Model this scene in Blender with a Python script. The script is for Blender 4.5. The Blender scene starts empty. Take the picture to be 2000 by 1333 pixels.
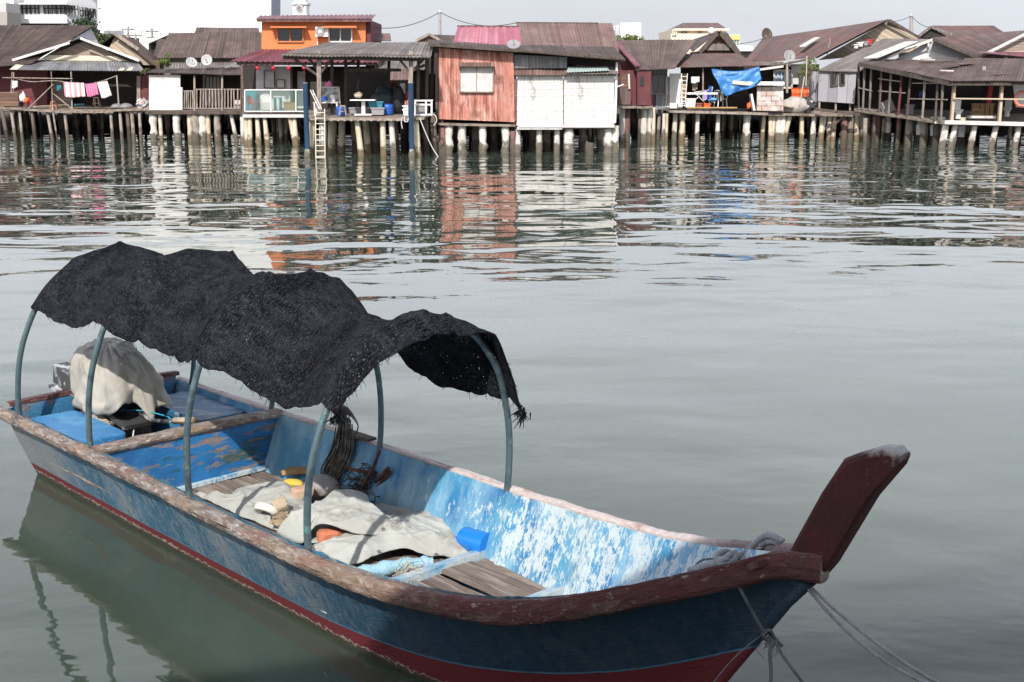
import bpy, math, random
from mathutils import Vector, Matrix, noise as mn
random.seed(11)
R=math.radians
S=bpy.context.scene
# ---------------------------------------------------------------- camera
CAMH=3.6; FPX=2450.0; PITCH=math.atan((666.5-150)/FPX)
cd=bpy.data.cameras.new('camera'); cam=bpy.data.objects.new('camera',cd); S.collection.objects.link(cam)
cd.sensor_width=36; cd.lens=FPX/2000*36; cd.clip_start=.1; cd.clip_end=4000
cam.location=(0,0,CAMH); cam.rotation_euler=(math.pi/2-PITCH,0,0); S.camera=cam
# ---------------------------------------------------------------- sky and sun
SUN_EL=R(39); SUNDIR=Vector((-.17,-.985,0)).normalized()*math.cos(SUN_EL)+Vector((0,0,math.sin(SUN_EL)))
w=bpy.data.worlds.new('World'); S.world=w; w.use_nodes=True
nt=w.node_tree; N=nt.nodes; Lk=nt.links; N.clear()
out=N.new('ShaderNodeOutputWorld'); bg=N.new('ShaderNodeBackground'); sk=N.new('ShaderNodeTexSky')
sk.sky_type='NISHITA'; sk.sun_disc=False; sk.sun_elevation=SUN_EL; sk.sun_rotation=math.atan2(SUNDIR.x,SUNDIR.y)
sk.dust_density=2.2; sk.ozone_density=1.6; sk.air_density=1.0
tc=N.new('ShaderNodeTexCoord'); mp=N.new('ShaderNodeMapping'); mp.inputs['Scale'].default_value=(1,1,3.2)
nz=N.new('ShaderNodeTexNoise'); nz.inputs['Scale'].default_value=2.1; nz.inputs['Detail'].default_value=6; nz.inputs['Roughness'].default_value=.55
rp=N.new('ShaderNodeValToRGB'); rp.color_ramp.elements[0].position=.36; rp.color_ramp.elements[1].position=.72
mx=N.new('ShaderNodeMix'); mx.data_type='RGBA'
ml=N.new('ShaderNodeMath'); ml.operation='MULTIPLY_ADD'; ml.inputs[1].default_value=.30
sz=N.new('ShaderNodeSeparateXYZ'); Lk.new(tc.outputs['Generated'],sz.inputs[0]); hz=N.new('ShaderNodeMapRange'); hz.inputs['From Min'].default_value=.38; hz.inputs['From Max'].default_value=.72; hz.inputs['To Min'].default_value=.80; hz.inputs['To Max'].default_value=.0; Lk.new(sz.outputs['Z'],hz.inputs[0]); Lk.new(hz.outputs[0],ml.inputs[2])
Lk.new(tc.outputs['Generated'],mp.inputs[0]); Lk.new(mp.outputs[0],nz.inputs['Vector']); Lk.new(nz.outputs['Fac'],rp.inputs[0])
Lk.new(rp.outputs[0],ml.inputs[0]); Lk.new(ml.outputs[0],mx.inputs['Factor']); Lk.new(sk.outputs[0],mx.inputs['A'])
mx.inputs['B'].default_value=(8.7,9.0,9.7,1)
Lk.new(mx.outputs['Result'],bg.inputs[0]); sb=N.new('ShaderNodeMapRange'); sb.interpolation_type='SMOOTHSTEP'; sb.inputs['From Min'].default_value=.04; sb.inputs['From Max'].default_value=.20; sb.inputs['To Min'].default_value=.092; sb.inputs['To Max'].default_value=.168; Lk.new(sz.outputs['Z'],sb.inputs[0]); Lk.new(sb.outputs[0],bg.inputs[1]); Lk.new(bg.outputs[0],out.inputs[0])
sd=bpy.data.lights.new('sun','SUN'); sd.energy=4.9; sd.angle=R(.6); sd.color=(1,.955,.89)
so=bpy.data.objects.new('sun',sd); S.collection.objects.link(so); so.rotation_euler=SUNDIR.to_track_quat('Z','Y').to_euler()
S.view_settings.view_transform='Standard'; S.view_settings.look='None'; S.view_settings.exposure=0.0; S.view_settings.gamma=1
S.render.resolution_x=1024; S.render.resolution_y=682

# ---------------------------------------------------------------- helpers
CF=Vector((0,math.cos(PITCH),-math.sin(PITCH))); CU=Vector((0,math.sin(PITCH),math.cos(PITCH))); CR=Vector((1,0,0)); CP=Vector((0,0,CAMH))
def ray(px,py): return CF+CR*((px-1000)/FPX)+CU*((666.5-py)/FPX)
def at(px,py,Y): d=ray(px,py); return CP+d*(Y/d.y)
def onz(px,py,z): d=ray(px,py); return CP+d*((z-CAMH)/d.z)
def lerp(a,b,t): return a+(b-a)*t
def itp(x,X,Y):
    if x<=X[0]: return Y[0]
    for i in range(1,len(X)):
        if x<=X[i]: return lerp(Y[i-1],Y[i],(x-X[i-1])/(X[i]-X[i-1]))
    return Y[-1]
def smooth(P,n=6):
    P=[Vector(p) for p in P]; o=[]
    for i in range(len(P)-1):
        p0=P[max(i-1,0)];p1=P[i];p2=P[i+1];p3=P[min(i+2,len(P)-1)]
        for k in range(n):
            t=k/n; o.append(.5*((2*p1)+(p2-p0)*t+(2*p0-5*p1+4*p2-p3)*t*t+(3*p1-p0-3*p2+p3)*t**3))
    o.append(P[-1]); return o
OFF={}
def meta(o,label=None,cat=None,group=None,kind=None):
    if label: o['label']=label
    if cat: o['category']=cat
    if group: o['group']=group
    if kind: o['kind']=kind
    return o
def thing(name,loc,label,cat,group=None):
    o=bpy.data.objects.new(name,None); S.collection.objects.link(o); o.location=loc; o.empty_display_size=.2
    OFF[o]=Vector(loc); return meta(o,label,cat,group)
class G:
    def __init__(s): s.v=[]; s.f=[]; s.uv=[]
    def face(s,pts,uvs=None):
        i=len(s.v); s.v+= [Vector(p) for p in pts]; s.f.append(list(range(i,i+len(pts))))
        if uvs is None:
            a=Vector(pts[0]); e=(Vector(pts[1])-a); e=e.normalized() if e.length>1e-9 else Vector((1,0,0))
            n=e.cross(Vector(pts[2])-a); n=n.normalized() if n.length>1e-9 else Vector((0,0,1)); q=n.cross(e)
            uvs=[((Vector(p)-a)@e+a.x,(Vector(p)-a)@q+a.z) for p in pts]
        s.uv.append(uvs); return s
    def hexa(s,c):   # 8 corners: 0-3 bottom loop, 4-7 top loop
        c=[Vector(x) for x in c]
        for q in ((3,2,1,0),(4,5,6,7),(0,1,5,4),(1,2,6,5),(2,3,7,6),(3,0,4,7)): s.face([c[k] for k in q])
        return s
    def box(s,x0,x1,y0,y1,z0,z1):
        return s.hexa([(x0,y0,z0),(x1,y0,z0),(x1,y1,z0),(x0,y1,z0),(x0,y0,z1),(x1,y0,z1),(x1,y1,z1),(x0,y1,z1)])
    def beam(s,p,q,w,h=None,up=(0,0,1)):
        p=Vector(p);q=Vector(q);h=h or w;d=(q-p);L=d.length;d.normalize();up=Vector(up)
        if abs(d.dot(up))>.95: up=Vector((0,1,0))
        a=d.cross(up).normalized();b=a.cross(d)
        c=[(-w/2,-h/2),(w/2,-h/2),(w/2,h/2),(-w/2,h/2)]
        A=[p+a*x+b*y for x,y in c];B=[q+a*x+b*y for x,y in c]
        per=0; o=p.x+p.y
        for k in range(4):
            l=w if k%2==0 else h; n=(k+1)%4
            s.face([A[k],A[n],B[n],B[k]],[(o,per),(o,per+l),(o+L,per+l),(o+L,per)]); per+=l
        s.face([A[3],A[2],A[1],A[0]]); s.face(B); return s
    def tube(s,pts,r,n=8,cap=True,seed=None,jit=0):
        pts=[Vector(p) for p in pts]; rr=r if isinstance(r,(list,tuple)) else [r]*len(pts)
        d0=(pts[1]-pts[0]).normalized(); up=Vector((0,0,1)) if abs(d0.z)<.9 else Vector((1,0,0)); a=d0.cross(up).normalized()
        rings=[];L=0;rd=random.Random(seed)
        for i,p in enumerate(pts):
            d=(pts[min(i+1,len(pts)-1)]-pts[max(i-1,0)]).normalized(); a=(a-d*a.dot(d)).normalized(); b=d.cross(a)
            if i: L+=(p-pts[i-1]).length
            i0=len(s.v)
            for k in range(n):
                t=2*math.pi*k/n; q=rr[i]*(1+jit*(rd.random()-.5)); s.v.append(p+a*math.cos(t)*q+b*math.sin(t)*q)
            rings.append((i0,L))
        for i in range(len(rings)-1):
            a0,l0=rings[i];a1,l1=rings[i+1]
            for k in range(n):
                m=(k+1)%n; s.f.append([a0+k,a0+m,a1+m,a1+k]); c=2*math.pi*rr[i]/n
                s.uv.append([(l0,k*c),(l0,(k+1)*c),(l1,(k+1)*c),(l1,k*c)])
        if cap:
            for r0,rev in ((rings[0][0],1),(rings[-1][0],0)):
                f=list(range(r0,r0+n)); s.f.append(f[::-1] if rev else f); s.uv.append([(0,0)]*n)
        return s
    def grid(s,fn,nu,nv,uvf=None,close=False,thick=0,flip=False):
        P=[[Vector(fn(i/nu,j/nv)) for j in range(nv+1)] for i in range(nu+1)]
        U=[[uvf(i/nu,j/nv) if uvf else (i/nu,j/nv) for j in range(nv+1)] for i in range(nu+1)]
        def nrm(i,j):
            a=P[min(i+1,nu)][j]-P[max(i-1,0)][j]; b=P[i][min(j+1,nv)]-P[i][max(j-1,0)]; c=a.cross(b)
            return c.normalized() if c.length>1e-12 else Vector((0,0,1))
        base=len(s.v); idx=lambda i,j:base+i*(nv+1)+j
        for i in range(nu+1): s.v+=P[i]
        for i in range(nu):
            for j in range(nv):
                f=[idx(i,j),idx(i+1,j),idx(i+1,j+1),idx(i,j+1)]; u=[U[i][j],U[i+1][j],U[i+1][j+1],U[i][j+1]]
                if flip: f=f[::-1];u=u[::-1]
                s.f.append(f); s.uv.append(u)
        if thick:
            b2=len(s.v); id2=lambda i,j:b2+i*(nv+1)+j; sg=1 if flip else -1
            for i in range(nu+1): s.v+=[P[i][j]+nrm(i,j)*thick*sg for j in range(nv+1)]
            for i in range(nu):
                for j in range(nv):
                    f=[id2(i,j+1),id2(i+1,j+1),id2(i+1,j),id2(i,j)]; u=[U[i][j+1],U[i+1][j+1],U[i+1][j],U[i][j]]
                    if flip: f=f[::-1];u=u[::-1]
                    s.f.append(f); s.uv.append(u)
            for i in range(nu):
                for j in (0,nv): s.f.append([idx(i,j),idx(i+1,j),id2(i+1,j),id2(i,j)]); s.uv.append([U[i][j],U[i+1][j],U[i+1][j],U[i][j]])
            for j in range(nv):
                for i in (0,nu): s.f.append([idx(i,j),idx(i,j+1),id2(i,j+1),id2(i,j)]); s.uv.append([U[i][j],U[i][j+1],U[i][j+1],U[i][j]])
        return s
    def prism(s,pts,off):
        pts=[Vector(p) for p in pts];off=Vector(off);n=len(pts)
        a=pts[0];e=(pts[1]-a).normalized();q=e.cross(Vector((0,0,1)));
        s.face(pts[::-1]); s.face([p+off for p in pts])
        for k in range(n): m=(k+1)%n; s.face([pts[k],pts[m],pts[m]+off,pts[k]+off])
        return s
    def blob(s,c,r,seed=0,amp=.15,fr=1.6,nu=16,nv=10,M=None,sq=1.0,flat=None):
        c=Vector(c)
        def fn(a,b):
            th=2*math.pi*a; ph=math.pi*(b-.5)
            sp=lambda x:math.copysign(abs(x)**sq,x)
            d=Vector((sp(math.cos(ph))*sp(math.cos(th)),sp(math.cos(ph))*sp(math.sin(th)),sp(math.sin(ph))))
            dd=Vector((math.cos(ph)*math.cos(th),math.cos(ph)*math.sin(th),math.sin(ph)))
            k=1+amp*mn.noise(dd*fr+Vector((seed*7.3,seed*3.1,0)))*2
            p=Vector((d.x*r[0],d.y*r[1],d.z*r[2]))*k
            if flat is not None and p.z<-flat: p.z=-flat
            if M: p=M@p
            return c+p
        return s.grid(fn,nu,nv,lambda a,b:(a*2*math.pi*r[0],b*math.pi*r[2]))
    def build(s,name,mat,parent=None,sm=False,origin=None):
        me=bpy.data.meshes.new(name)
        if parent is not None: off=OFF[parent]
        elif origin is not None: off=Vector(origin)
        else:
            zs=[v.z for v in s.v]; off=Vector((sum(v.x for v in s.v)/len(s.v),sum(v.y for v in s.v)/len(s.v),min(zs)))
        me.from_pydata([tuple(v-off) for v in s.v],[],s.f); uv=me.uv_layers.new(name='UVMap')
        d=[0.0]*(2*len(me.loops)); k=0
        for u in s.uv:
            for x in u: d[k]=x[0]; d[k+1]=x[1]; k+=2
        uv.data.foreach_set('uv',d)
        if sm:
            me.polygons.foreach_set('use_smooth',[True]*len(me.polygons))
        me.materials.append(mat); me.update()
        o=bpy.data.objects.new(name,me); S.collection.objects.link(o)
        if parent is not None: o.parent=parent
        else: o.location=off
        OFF[o]=off
        if sm and sm!=1:
            me.set_sharp_from_angle(angle=R(sm))
        return o
# ---------------------------------------------------------------- materials
def mat(name,base,layers=(),rough=.8,bump=None,coord='OBJ',metal=0,spec=.5,rowline=None,brick=None,sheen=0):
    """layers: (colour, scale, lo, hi, stretch, amount) noise masks mixed over the base"""
    m=bpy.data.materials.new(name); m.use_nodes=True; nt=m.node_tree; n=nt.nodes; l=nt.links
    b=n['Principled BSDF']; b.inputs['Roughness'].default_value=rough; b.inputs['Metallic'].default_value=metal; b.inputs['Specular IOR Level'].default_value=spec
    tc=n.new('ShaderNodeTexCoord'); co=tc.outputs['UV' if coord=='UV' else 'Object']
    cur=None
    def rgb(c):
        r=n.new('ShaderNodeRGB'); r.outputs[0].default_value=(*c,1); return r.outputs[0]
    cur=rgb(base)
    if brick:   # (w,h,mortar,colour2,mortar colour,offset)
        bt=n.new('ShaderNodeTexBrick'); bt.inputs['Color1'].default_value=(*base,1); bt.inputs['Color2'].default_value=(*brick[3],1); bt.inputs['Mortar'].default_value=(*brick[4],1)
        bt.inputs['Scale'].default_value=1; bt.inputs['Brick Width'].default_value=brick[0]; bt.inputs['Row Height'].default_value=brick[1]; bt.inputs['Mortar Size'].default_value=brick[2]; bt.inputs['Mortar Smooth'].default_value=.1
        bt.offset=brick[5]; l.new(co,bt.inputs['Vector']); cur=bt.outputs['Color']
    for k,(c,sc,lo,hi,st,amt) in enumerate(layers):
        mp=n.new('ShaderNodeMapping'); mp.inputs['Scale'].default_value=st; mp.inputs['Location'].default_value=(k*3.7,k*1.3,k*2.1); l.new(co,mp.inputs[0])
        t=n.new('ShaderNodeTexNoise'); t.inputs['Scale'].default_value=sc; t.inputs['Detail'].default_value=7; t.inputs['Roughness'].default_value=.62; l.new(mp.outputs[0],t.inputs['Vector'])
        r=n.new('ShaderNodeMapRange'); r.inputs['From Min'].default_value=lo; r.inputs['From Max'].default_value=hi; r.inputs['To Max'].default_value=amt; l.new(t.outputs['Fac'],r.inputs[0])
        x=n.new('ShaderNodeMix'); x.data_type='RGBA'; l.new(r.outputs[0],x.inputs['Factor']); l.new(cur,x.inputs['A']); x.inputs['B'].default_value=(*c,1); cur=x.outputs['Result']
    if rowline:  # (axis, period, width, colour, amount)
        sx=n.new('ShaderNodeSeparateXYZ'); l.new(co,sx.inputs[0]); ax,per,wd,c,amt=rowline
        d=n.new('ShaderNodeMath'); d.operation='DIVIDE'; d.inputs[1].default_value=per; l.new(sx.outputs[ax],d.inputs[0])
        fr=n.new('ShaderNodeMath'); fr.operation='FRACT'; l.new(d.outputs[0],fr.inputs[0])
        lt=n.new('ShaderNodeMath'); lt.operation='LESS_THAN'; lt.inputs[1].default_value=wd; l.new(fr.outputs[0],lt.inputs[0])
        mu=n.new('ShaderNodeMath'); mu.operation='MULTIPLY'; mu.inputs[1].default_value=amt; l.new(lt.outputs[0],mu.inputs[0])
        fl=n.new('ShaderNodeMath'); fl.operation='FLOOR'; l.new(d.outputs[0],fl.inputs[0])
        wn=n.new('ShaderNodeTexWhiteNoise'); wn.noise_dimensions='1D'; l.new(fl.outputs[0],wn.inputs['W'])
        mr=n.new('ShaderNodeMapRange'); mr.inputs['To Min'].default_value=.72; mr.inputs['To Max'].default_value=1.15; l.new(wn.outputs['Value'],mr.inputs[0])
        hs=n.new('ShaderNodeHueSaturation'); l.new(mr.outputs[0],hs.inputs['Value']); l.new(cur,hs.inputs['Color'])
        x=n.new('ShaderNodeMix'); x.data_type='RGBA'; l.new(mu.outputs[0],x.inputs['Factor']); l.new(hs.outputs[0],x.inputs['A']); x.inputs['B'].default_value=(*c,1); cur=x.outputs['Result']
    l.new(cur,b.inputs['Base Color'])
    if bump:   # (scale, distance, stretch)
        mp=n.new('ShaderNodeMapping'); mp.inputs['Scale'].default_value=bump[2] if len(bump)>2 else (1,1,1); l.new(co,mp.inputs[0])
        t=n.new('ShaderNodeTexNoise'); t.inputs['Scale'].default_value=bump[0]; t.inputs['Detail'].default_value=5; l.new(mp.outputs[0],t.inputs['Vector'])
        bp=n.new('ShaderNodeBump'); bp.inputs['Strength'].default_value=1; bp.inputs['Distance'].default_value=bump[1]; l.new(t.outputs['Fac'],bp.inputs['Height']); l.new(bp.outputs[0],b.inputs['Normal'])
    return m
I3=(1,1,1)
# ---------------------------------------------------------------- water
def water_mat():
    m=bpy.data.materials.new('harbour_water'); m.use_nodes=True; n=m.node_tree.nodes; l=m.node_tree.links; b=n['Principled BSDF']
    b.inputs['Roughness'].default_value=.015; b.inputs['IOR'].default_value=1.36; b.subsurface_method='BURLEY'; b.inputs['Subsurface Weight'].default_value=1; b.inputs['Subsurface Radius'].default_value=(1,1,.9); b.inputs['Subsurface Scale'].default_value=.7
    tc=n.new('ShaderNodeTexCoord'); co=tc.outputs['Object']
    def noise(sc,st,loc=(0,0,0),det=3,ro=.5,dist=0):
        mp=n.new('ShaderNodeMapping'); mp.inputs['Scale'].default_value=st; mp.inputs['Location'].default_value=loc; mp.inputs['Rotation'].default_value=(0,0,R(-8)); l.new(co,mp.inputs[0])
        t=n.new('ShaderNodeTexNoise'); t.inputs['Scale'].default_value=sc; t.inputs['Detail'].default_value=det; t.inputs['Roughness'].default_value=ro; t.inputs['Distortion'].default_value=dist; l.new(mp.outputs[0],t.inputs['Vector']); return t.outputs['Fac']
    def math_(op,a,bv,c=None):
        k=n.new('ShaderNodeMath'); k.operation=op
        for i,x in enumerate((a,bv,c)):
            if x is None: continue
            if isinstance(x,(int,float)): k.inputs[i].default_value=x
            else: l.new(x,k.inputs[i])
        return k.outputs[0]
    # turbid body colour with faint sediment clouds
    r=n.new('ShaderNodeMapRange'); r.inputs['From Min'].default_value=.35; r.inputs['From Max'].default_value=.65; l.new(noise(.35,I3,(4,2,0),5),r.inputs[0])
    x=n.new('ShaderNodeMix'); x.data_type='RGBA'; l.new(r.outputs[0],x.inputs['Factor']); x.inputs['A'].default_value=(.044,.060,.045,1); x.inputs['B'].default_value=(.058,.076,.058,1); l.new(x.outputs['Result'],b.inputs['Base Color'])
    # ripples: a far chop and a calmer near field, the wind patches change their height
    patch=n.new('ShaderNodeMapRange'); patch.inputs['From Min'].default_value=.38; patch.inputs['From Max'].default_value=.62; patch.inputs['To Min'].default_value=.35; patch.inputs['To Max'].default_value=1.15; l.new(noise(.06,(1,1.4,1),(9,3,0),3),patch.inputs[0])
    sx=n.new('ShaderNodeSeparateXYZ'); l.new(co,sx.inputs[0])
    dist=n.new('ShaderNodeMapRange'); dist.inputs['From Min'].default_value=9; dist.inputs['From Max'].default_value=27; dist.inputs['To Min'].default_value=.42; dist.inputs['To Max'].default_value=.82; l.new(sx.outputs['Y'],dist.inputs[0])
    h1=math_('MULTIPLY',noise(.42,(.6,1,1),(0,0,0),2,.4,.3),WH[0])
    h2=math_('MULTIPLY',noise(.95,(.7,1,1),(5,1,0),1.5,.35,.35),WH[1])
    fd=n.new('ShaderNodeMapRange'); fd.inputs['From Min'].default_value=14; fd.inputs['From Max'].default_value=32; fd.inputs['To Min'].default_value=1; fd.inputs['To Max'].default_value=0; l.new(sx.outputs['Y'],fd.inputs[0])
    h3=math_('MULTIPLY',math_('MULTIPLY',noise(3.6,(.7,1,1),(2,8,0),2,.5),WH[2]),fd.outputs[0])
    h=math_('ADD',math_('ADD',h1,h2),h3); h=math_('MULTIPLY',h,patch.outputs[0]); h=math_('MULTIPLY',h,dist.outputs[0])
    bp=n.new('ShaderNodeBump'); bp.inputs['Strength'].default_value=1; bp.inputs['Distance'].default_value=1; l.new(h,bp.inputs['Height']); l.new(bp.outputs[0],b.inputs['Normal'])
    return m
WH=(.165,.048,.011)
meta(G().face([(-900,-60,0),(900,-60,0),(900,1800,0),(-900,1800,0)]).build('harbour_water',water_mat(),origin=(0,0,0)),kind='structure')
# ================================================================ the boat
ANG=R(-47); BC=Vector((-2.164,9.611,0)); BA=Vector((math.cos(ANG),math.sin(ANG),0)); BB=Vector((-math.sin(ANG),math.cos(ANG),0))
def P(u,v,z): return BC+BA*u+BB*v+Vector((0,0,z))
def loc(p): q=p-BC; return q.dot(BA),q.dot(BB),p.z
def nz1(x,y,s=0): return mn.noise(Vector((x,y,s*9.7)))
GU=[-2.62,-1.5,-.5,.5,1.5,2.3,2.8,3.2,3.6,4.0,4.4,4.75,5.05,5.2,5.4]
GB=[.835,.826,.845,.856,.868,.855,.84,.80,.745,.65,.49,.30,.12,.03,0.0]
GZ=[.68,.68,.695,.70,.705,.715,.735,.765,.81,.89,1.01,1.15,1.27,1.33,1.36]
def crv(T):   # smooth the table
    q=smooth([(a,b,0) for a,b in zip(GU,T)],5); X=[p.x for p in q]; Y=[p.y for p in q]; return lambda u:itp(u,X,Y)
gB=crv(GB); gZ=crv(GZ)
TW=[0,.55,.7,.77,.85,.92,1];BWD=[.49,.49,.49,.475,.39,.23,0.0]
SU=[-2.6,-1.3,-.3,.8,2.15,2.86,3.4,3.73,4.0,4.3,4.5,4.75,5.0]; SZ=[.125,.12,.13,.14,.155,.195,.25,.31,.36,.44,.51,.62,.75]
def hull(t,s,inset=0):
    ug=-2.62+8.02*t; bt=gB(ug)+.04*(1-t**6); zt=gZ(ug)
    z=-.3+(zt+.3)*s; u=-2.62+(4.5+.68*(-.3+1.66*s)+2.62)*t
    w=itp(t,TW,BWD)*.93; b=w+(bt-w)*s**.85
    return u,max(b-inset,0),z
wood_rail=mat('weathered_rail',(.17,.13,.105),[((.31,.28,.26),11,.46,.58,(.5,1,1),.85),((.20,.05,.055),2.4,.58,.63,I3,.5),((.10,.06,.05),5,.55,.64,(.6,1,1),.85),((.55,.51,.49),34,.56,.66,(.35,1,1),.8),((.30,.20,.12),1.6,.56,.63,I3,.7),((.07,.045,.04),50,.62,.7,(.3,1,1),.7)],rough=.85,bump=(55,.02,(.35,1,1)),coord='UV')
bow_rail=mat('maroon_bow_rail',(.085,.022,.024),[((.17,.12,.11),9,.5,.60,(.6,1,1),.75),((.24,.05,.06),5,.55,.62,I3,.8),((.34,.31,.30),26,.60,.68,(.5,1,1),.7),((.05,.025,.022),4,.58,.66,I3,.8)],rough=.7,bump=(45,.015),coord='UV')
def blendu(m,col,u0,u1,amt=1,src='X'):
    n=m.node_tree.nodes; l=m.node_tree.links; b=n['Principled BSDF']; cur=b.inputs['Base Color'].links[0].from_socket; tc=n.new('ShaderNodeTexCoord'); sx=n.new('ShaderNodeSeparateXYZ'); l.new(tc.outputs['UV'],sx.inputs[0])
    t=n.new('ShaderNodeTexNoise'); t.inputs['Scale'].default_value=7; t.inputs['Detail'].default_value=7; t.inputs['Roughness'].default_value=.65; l.new(tc.outputs['UV'],t.inputs['Vector'])
    a=n.new('ShaderNodeMath'); a.operation='MULTIPLY_ADD'; a.inputs[1].default_value=1.6*abs(u1-u0); a.inputs[2].default_value=0; l.new(t.outputs['Fac'],a.inputs[0]); a2=n.new('ShaderNodeMath'); a2.operation='ADD'; l.new(a.outputs[0],a2.inputs[0]); l.new(sx.outputs[src],a2.inputs[1])
    r=n.new('ShaderNodeMapRange'); r.inputs['From Min'].default_value=u0+.8*abs(u1-u0); r.inputs['From Max'].default_value=u1+.8*abs(u1-u0); r.inputs['To Max'].default_value=amt; l.new(a2.outputs[0],r.inputs[0])
    x=n.new('ShaderNodeMix'); x.data_type='RGBA'; l.new(r.outputs[0],x.inputs['Factor']); l.new(cur,x.inputs['A']); x.inputs['B'].default_value=(*col,1); l.new(x.outputs['Result'],b.inputs['Base Color'])
blendu(wood_rail,(.30,.20,.125),1.5,2.3,.45); blendu(wood_rail,(.085,.016,.022),2.7,3.6,.88)  # tan, then maroon paint, the maroon also darkened for the bow shade
def addlayer(m,col,sc,lo,hi,st,amt):
    n=m.node_tree.nodes; l=m.node_tree.links; b=n['Principled BSDF']; cur=b.inputs['Base Color'].links[0].from_socket; tc=n.new('ShaderNodeTexCoord'); mp=n.new('ShaderNodeMapping'); mp.inputs['Scale'].default_value=st; mp.inputs['Location'].default_value=(sc,lo*9,0); l.new(tc.outputs['UV'],mp.inputs[0])
    t=n.new('ShaderNodeTexNoise'); t.inputs['Scale'].default_value=sc; t.inputs['Detail'].default_value=9; t.inputs['Roughness'].default_value=.68; l.new(mp.outputs[0],t.inputs['Vector']); r=n.new('ShaderNodeMapRange'); r.inputs['From Min'].default_value=lo; r.inputs['From Max'].default_value=hi; r.inputs['To Max'].default_value=amt; l.new(t.outputs['Fac'],r.inputs[0])
    x=n.new('ShaderNodeMix'); x.data_type='RGBA'; l.new(r.outputs[0],x.inputs['Factor']); l.new(cur,x.inputs['A']); x.inputs['B'].default_value=(*col,1); l.new(x.outputs['Result'],b.inputs['Base Color'])
addlayer(wood_rail,(.17,.13,.125),7,.55,.62,(.5,1,1),.6); addlayer(wood_rail,(.42,.39,.38),30,.58,.66,(.5,1,1),.75); addlayer(wood_rail,(.06,.04,.035),22,.60,.68,(.4,1,1),.7); addlayer(wood_rail,(.22,.035,.045),7,.64,.68,(.6,1,1),.6); addlayer(wood_rail,(.05,.04,.032),3.2,.55,.64,(.4,1,1),.6)
far_rail=mat('whitened_rail',(.52,.44,.41),[((.33,.12,.10),7,.54,.66,(.5,1,1),.8),((.62,.58,.56),20,.5,.65,I3,.8),((.12,.07,.06),4,.62,.72,I3,.6)],rough=.8,bump=(38,.01,(.4,1,1)),coord='UV')
red_paint=mat('faded_red_paint',(.105,.014,.016),[((.045,.012,.012),5,.42,.62,I3,.8),((.28,.15,.15),34,.62,.72,I3,.55),((.30,.27,.26),60,.66,.76,I3,.5)],rough=.62,bump=(30,.01))
def hull_paint():
    m=mat('hull_outside_paint',(.035,.115,.185),[((.06,.18,.30),3.0,.5,.62,(1,.6,1),.6),((.25,.26,.26),1.8,.47,.64,(1,.5,1),.6),((.24,.26,.265),38,.50,.58,(.9,.35,1),.5),((.02,.085,.17),20,.54,.62,(.9,.4,1),.75),((.42,.41,.40),90,.63,.68,(.6,.6,1),.7),((.10,.09,.08),110,.64,.7,I3,.7)],rough=.62,bump=(60,.006,(.4,1,1)),coord='UV')
    n=m.node_tree.nodes; l=m.node_tree.links; b=n['Principled BSDF']; cur=b.inputs['Base Color'].links[0].from_socket
    tc=n.new('ShaderNodeTexCoord'); sx=n.new('ShaderNodeSeparateXYZ'); l.new(tc.outputs['UV'],sx.inputs[0])
    t=n.new('ShaderNodeTexNoise'); t.inputs['Scale'].default_value=14; t.inputs['Detail'].default_value=5; l.new(tc.outputs['UV'],t.inputs['Vector'])
    def band(lo,hi,src,col,cur,soft=.006,wob=.03):
        a=n.new('ShaderNodeMath'); a.operation='MULTIPLY_ADD'; a.inputs[1].default_value=wob; l.new(t.outputs['Fac'],a.inputs[0]); l.new(src,a.inputs[2])
        r=n.new('ShaderNodeMapRange'); r.inputs['From Min'].default_value=lo; r.inputs['From Max'].default_value=hi; r.inputs['To Min'].default_value=1; r.inputs['To Max'].default_value=0; l.new(a.outputs[0],r.inputs[0])
        x=n.new('ShaderNodeMix'); x.data_type='RGBA'; l.new(r.outputs[0],x.inputs['Factor']); l.new(cur,x.inputs['A']); x.inputs['B'].default_value=(*col,1); return x.outputs['Result']
    # forward of midships the bow's shade is painted in as a deep blue
    fw=n.new('ShaderNodeMapRange'); fw.inputs['From Min'].default_value=1.4; fw.inputs['From Max'].default_value=3.0; l.new(sx.outputs['X'],fw.inputs[0])
    x=n.new('ShaderNodeMix'); x.data_type='RGBA'; fm=n.new('ShaderNodeMath'); fm.operation='MULTIPLY'; fm.inputs[1].default_value=.8; l.new(fw.outputs[0],fm.inputs[0]); l.new(fm.outputs[0],x.inputs['Factor']); l.new(cur,x.inputs['A']); x.inputs['B'].default_value=(.004,.024,.055,1); cur=x.outputs['Result']
    # pale chalky stern quarter
    st=n.new('ShaderNodeMapRange'); st.inputs['From Min'].default_value=-1.2; st.inputs['From Max'].default_value=-2.1; st.inputs['To Max'].default_value=.6; l.new(sx.outputs['X'],st.inputs[0])
    x=n.new('ShaderNodeMix'); x.data_type='RGBA'; l.new(st.outputs[0],x.inputs['Factor']); l.new(cur,x.inputs['A']); x.inputs['B'].default_value=(.27,.26,.245,1); cur=x.outputs['Result']
    cur=band(.012,.016,sx.outputs['Y'],(.06,.20,.30),cur,wob=.012)
    cur=band(.002,.006,sx.outputs['Y'],(.15,.02,.026),cur,wob=.012)
    l.new(cur,b.inputs['Base Color']); return m
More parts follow.
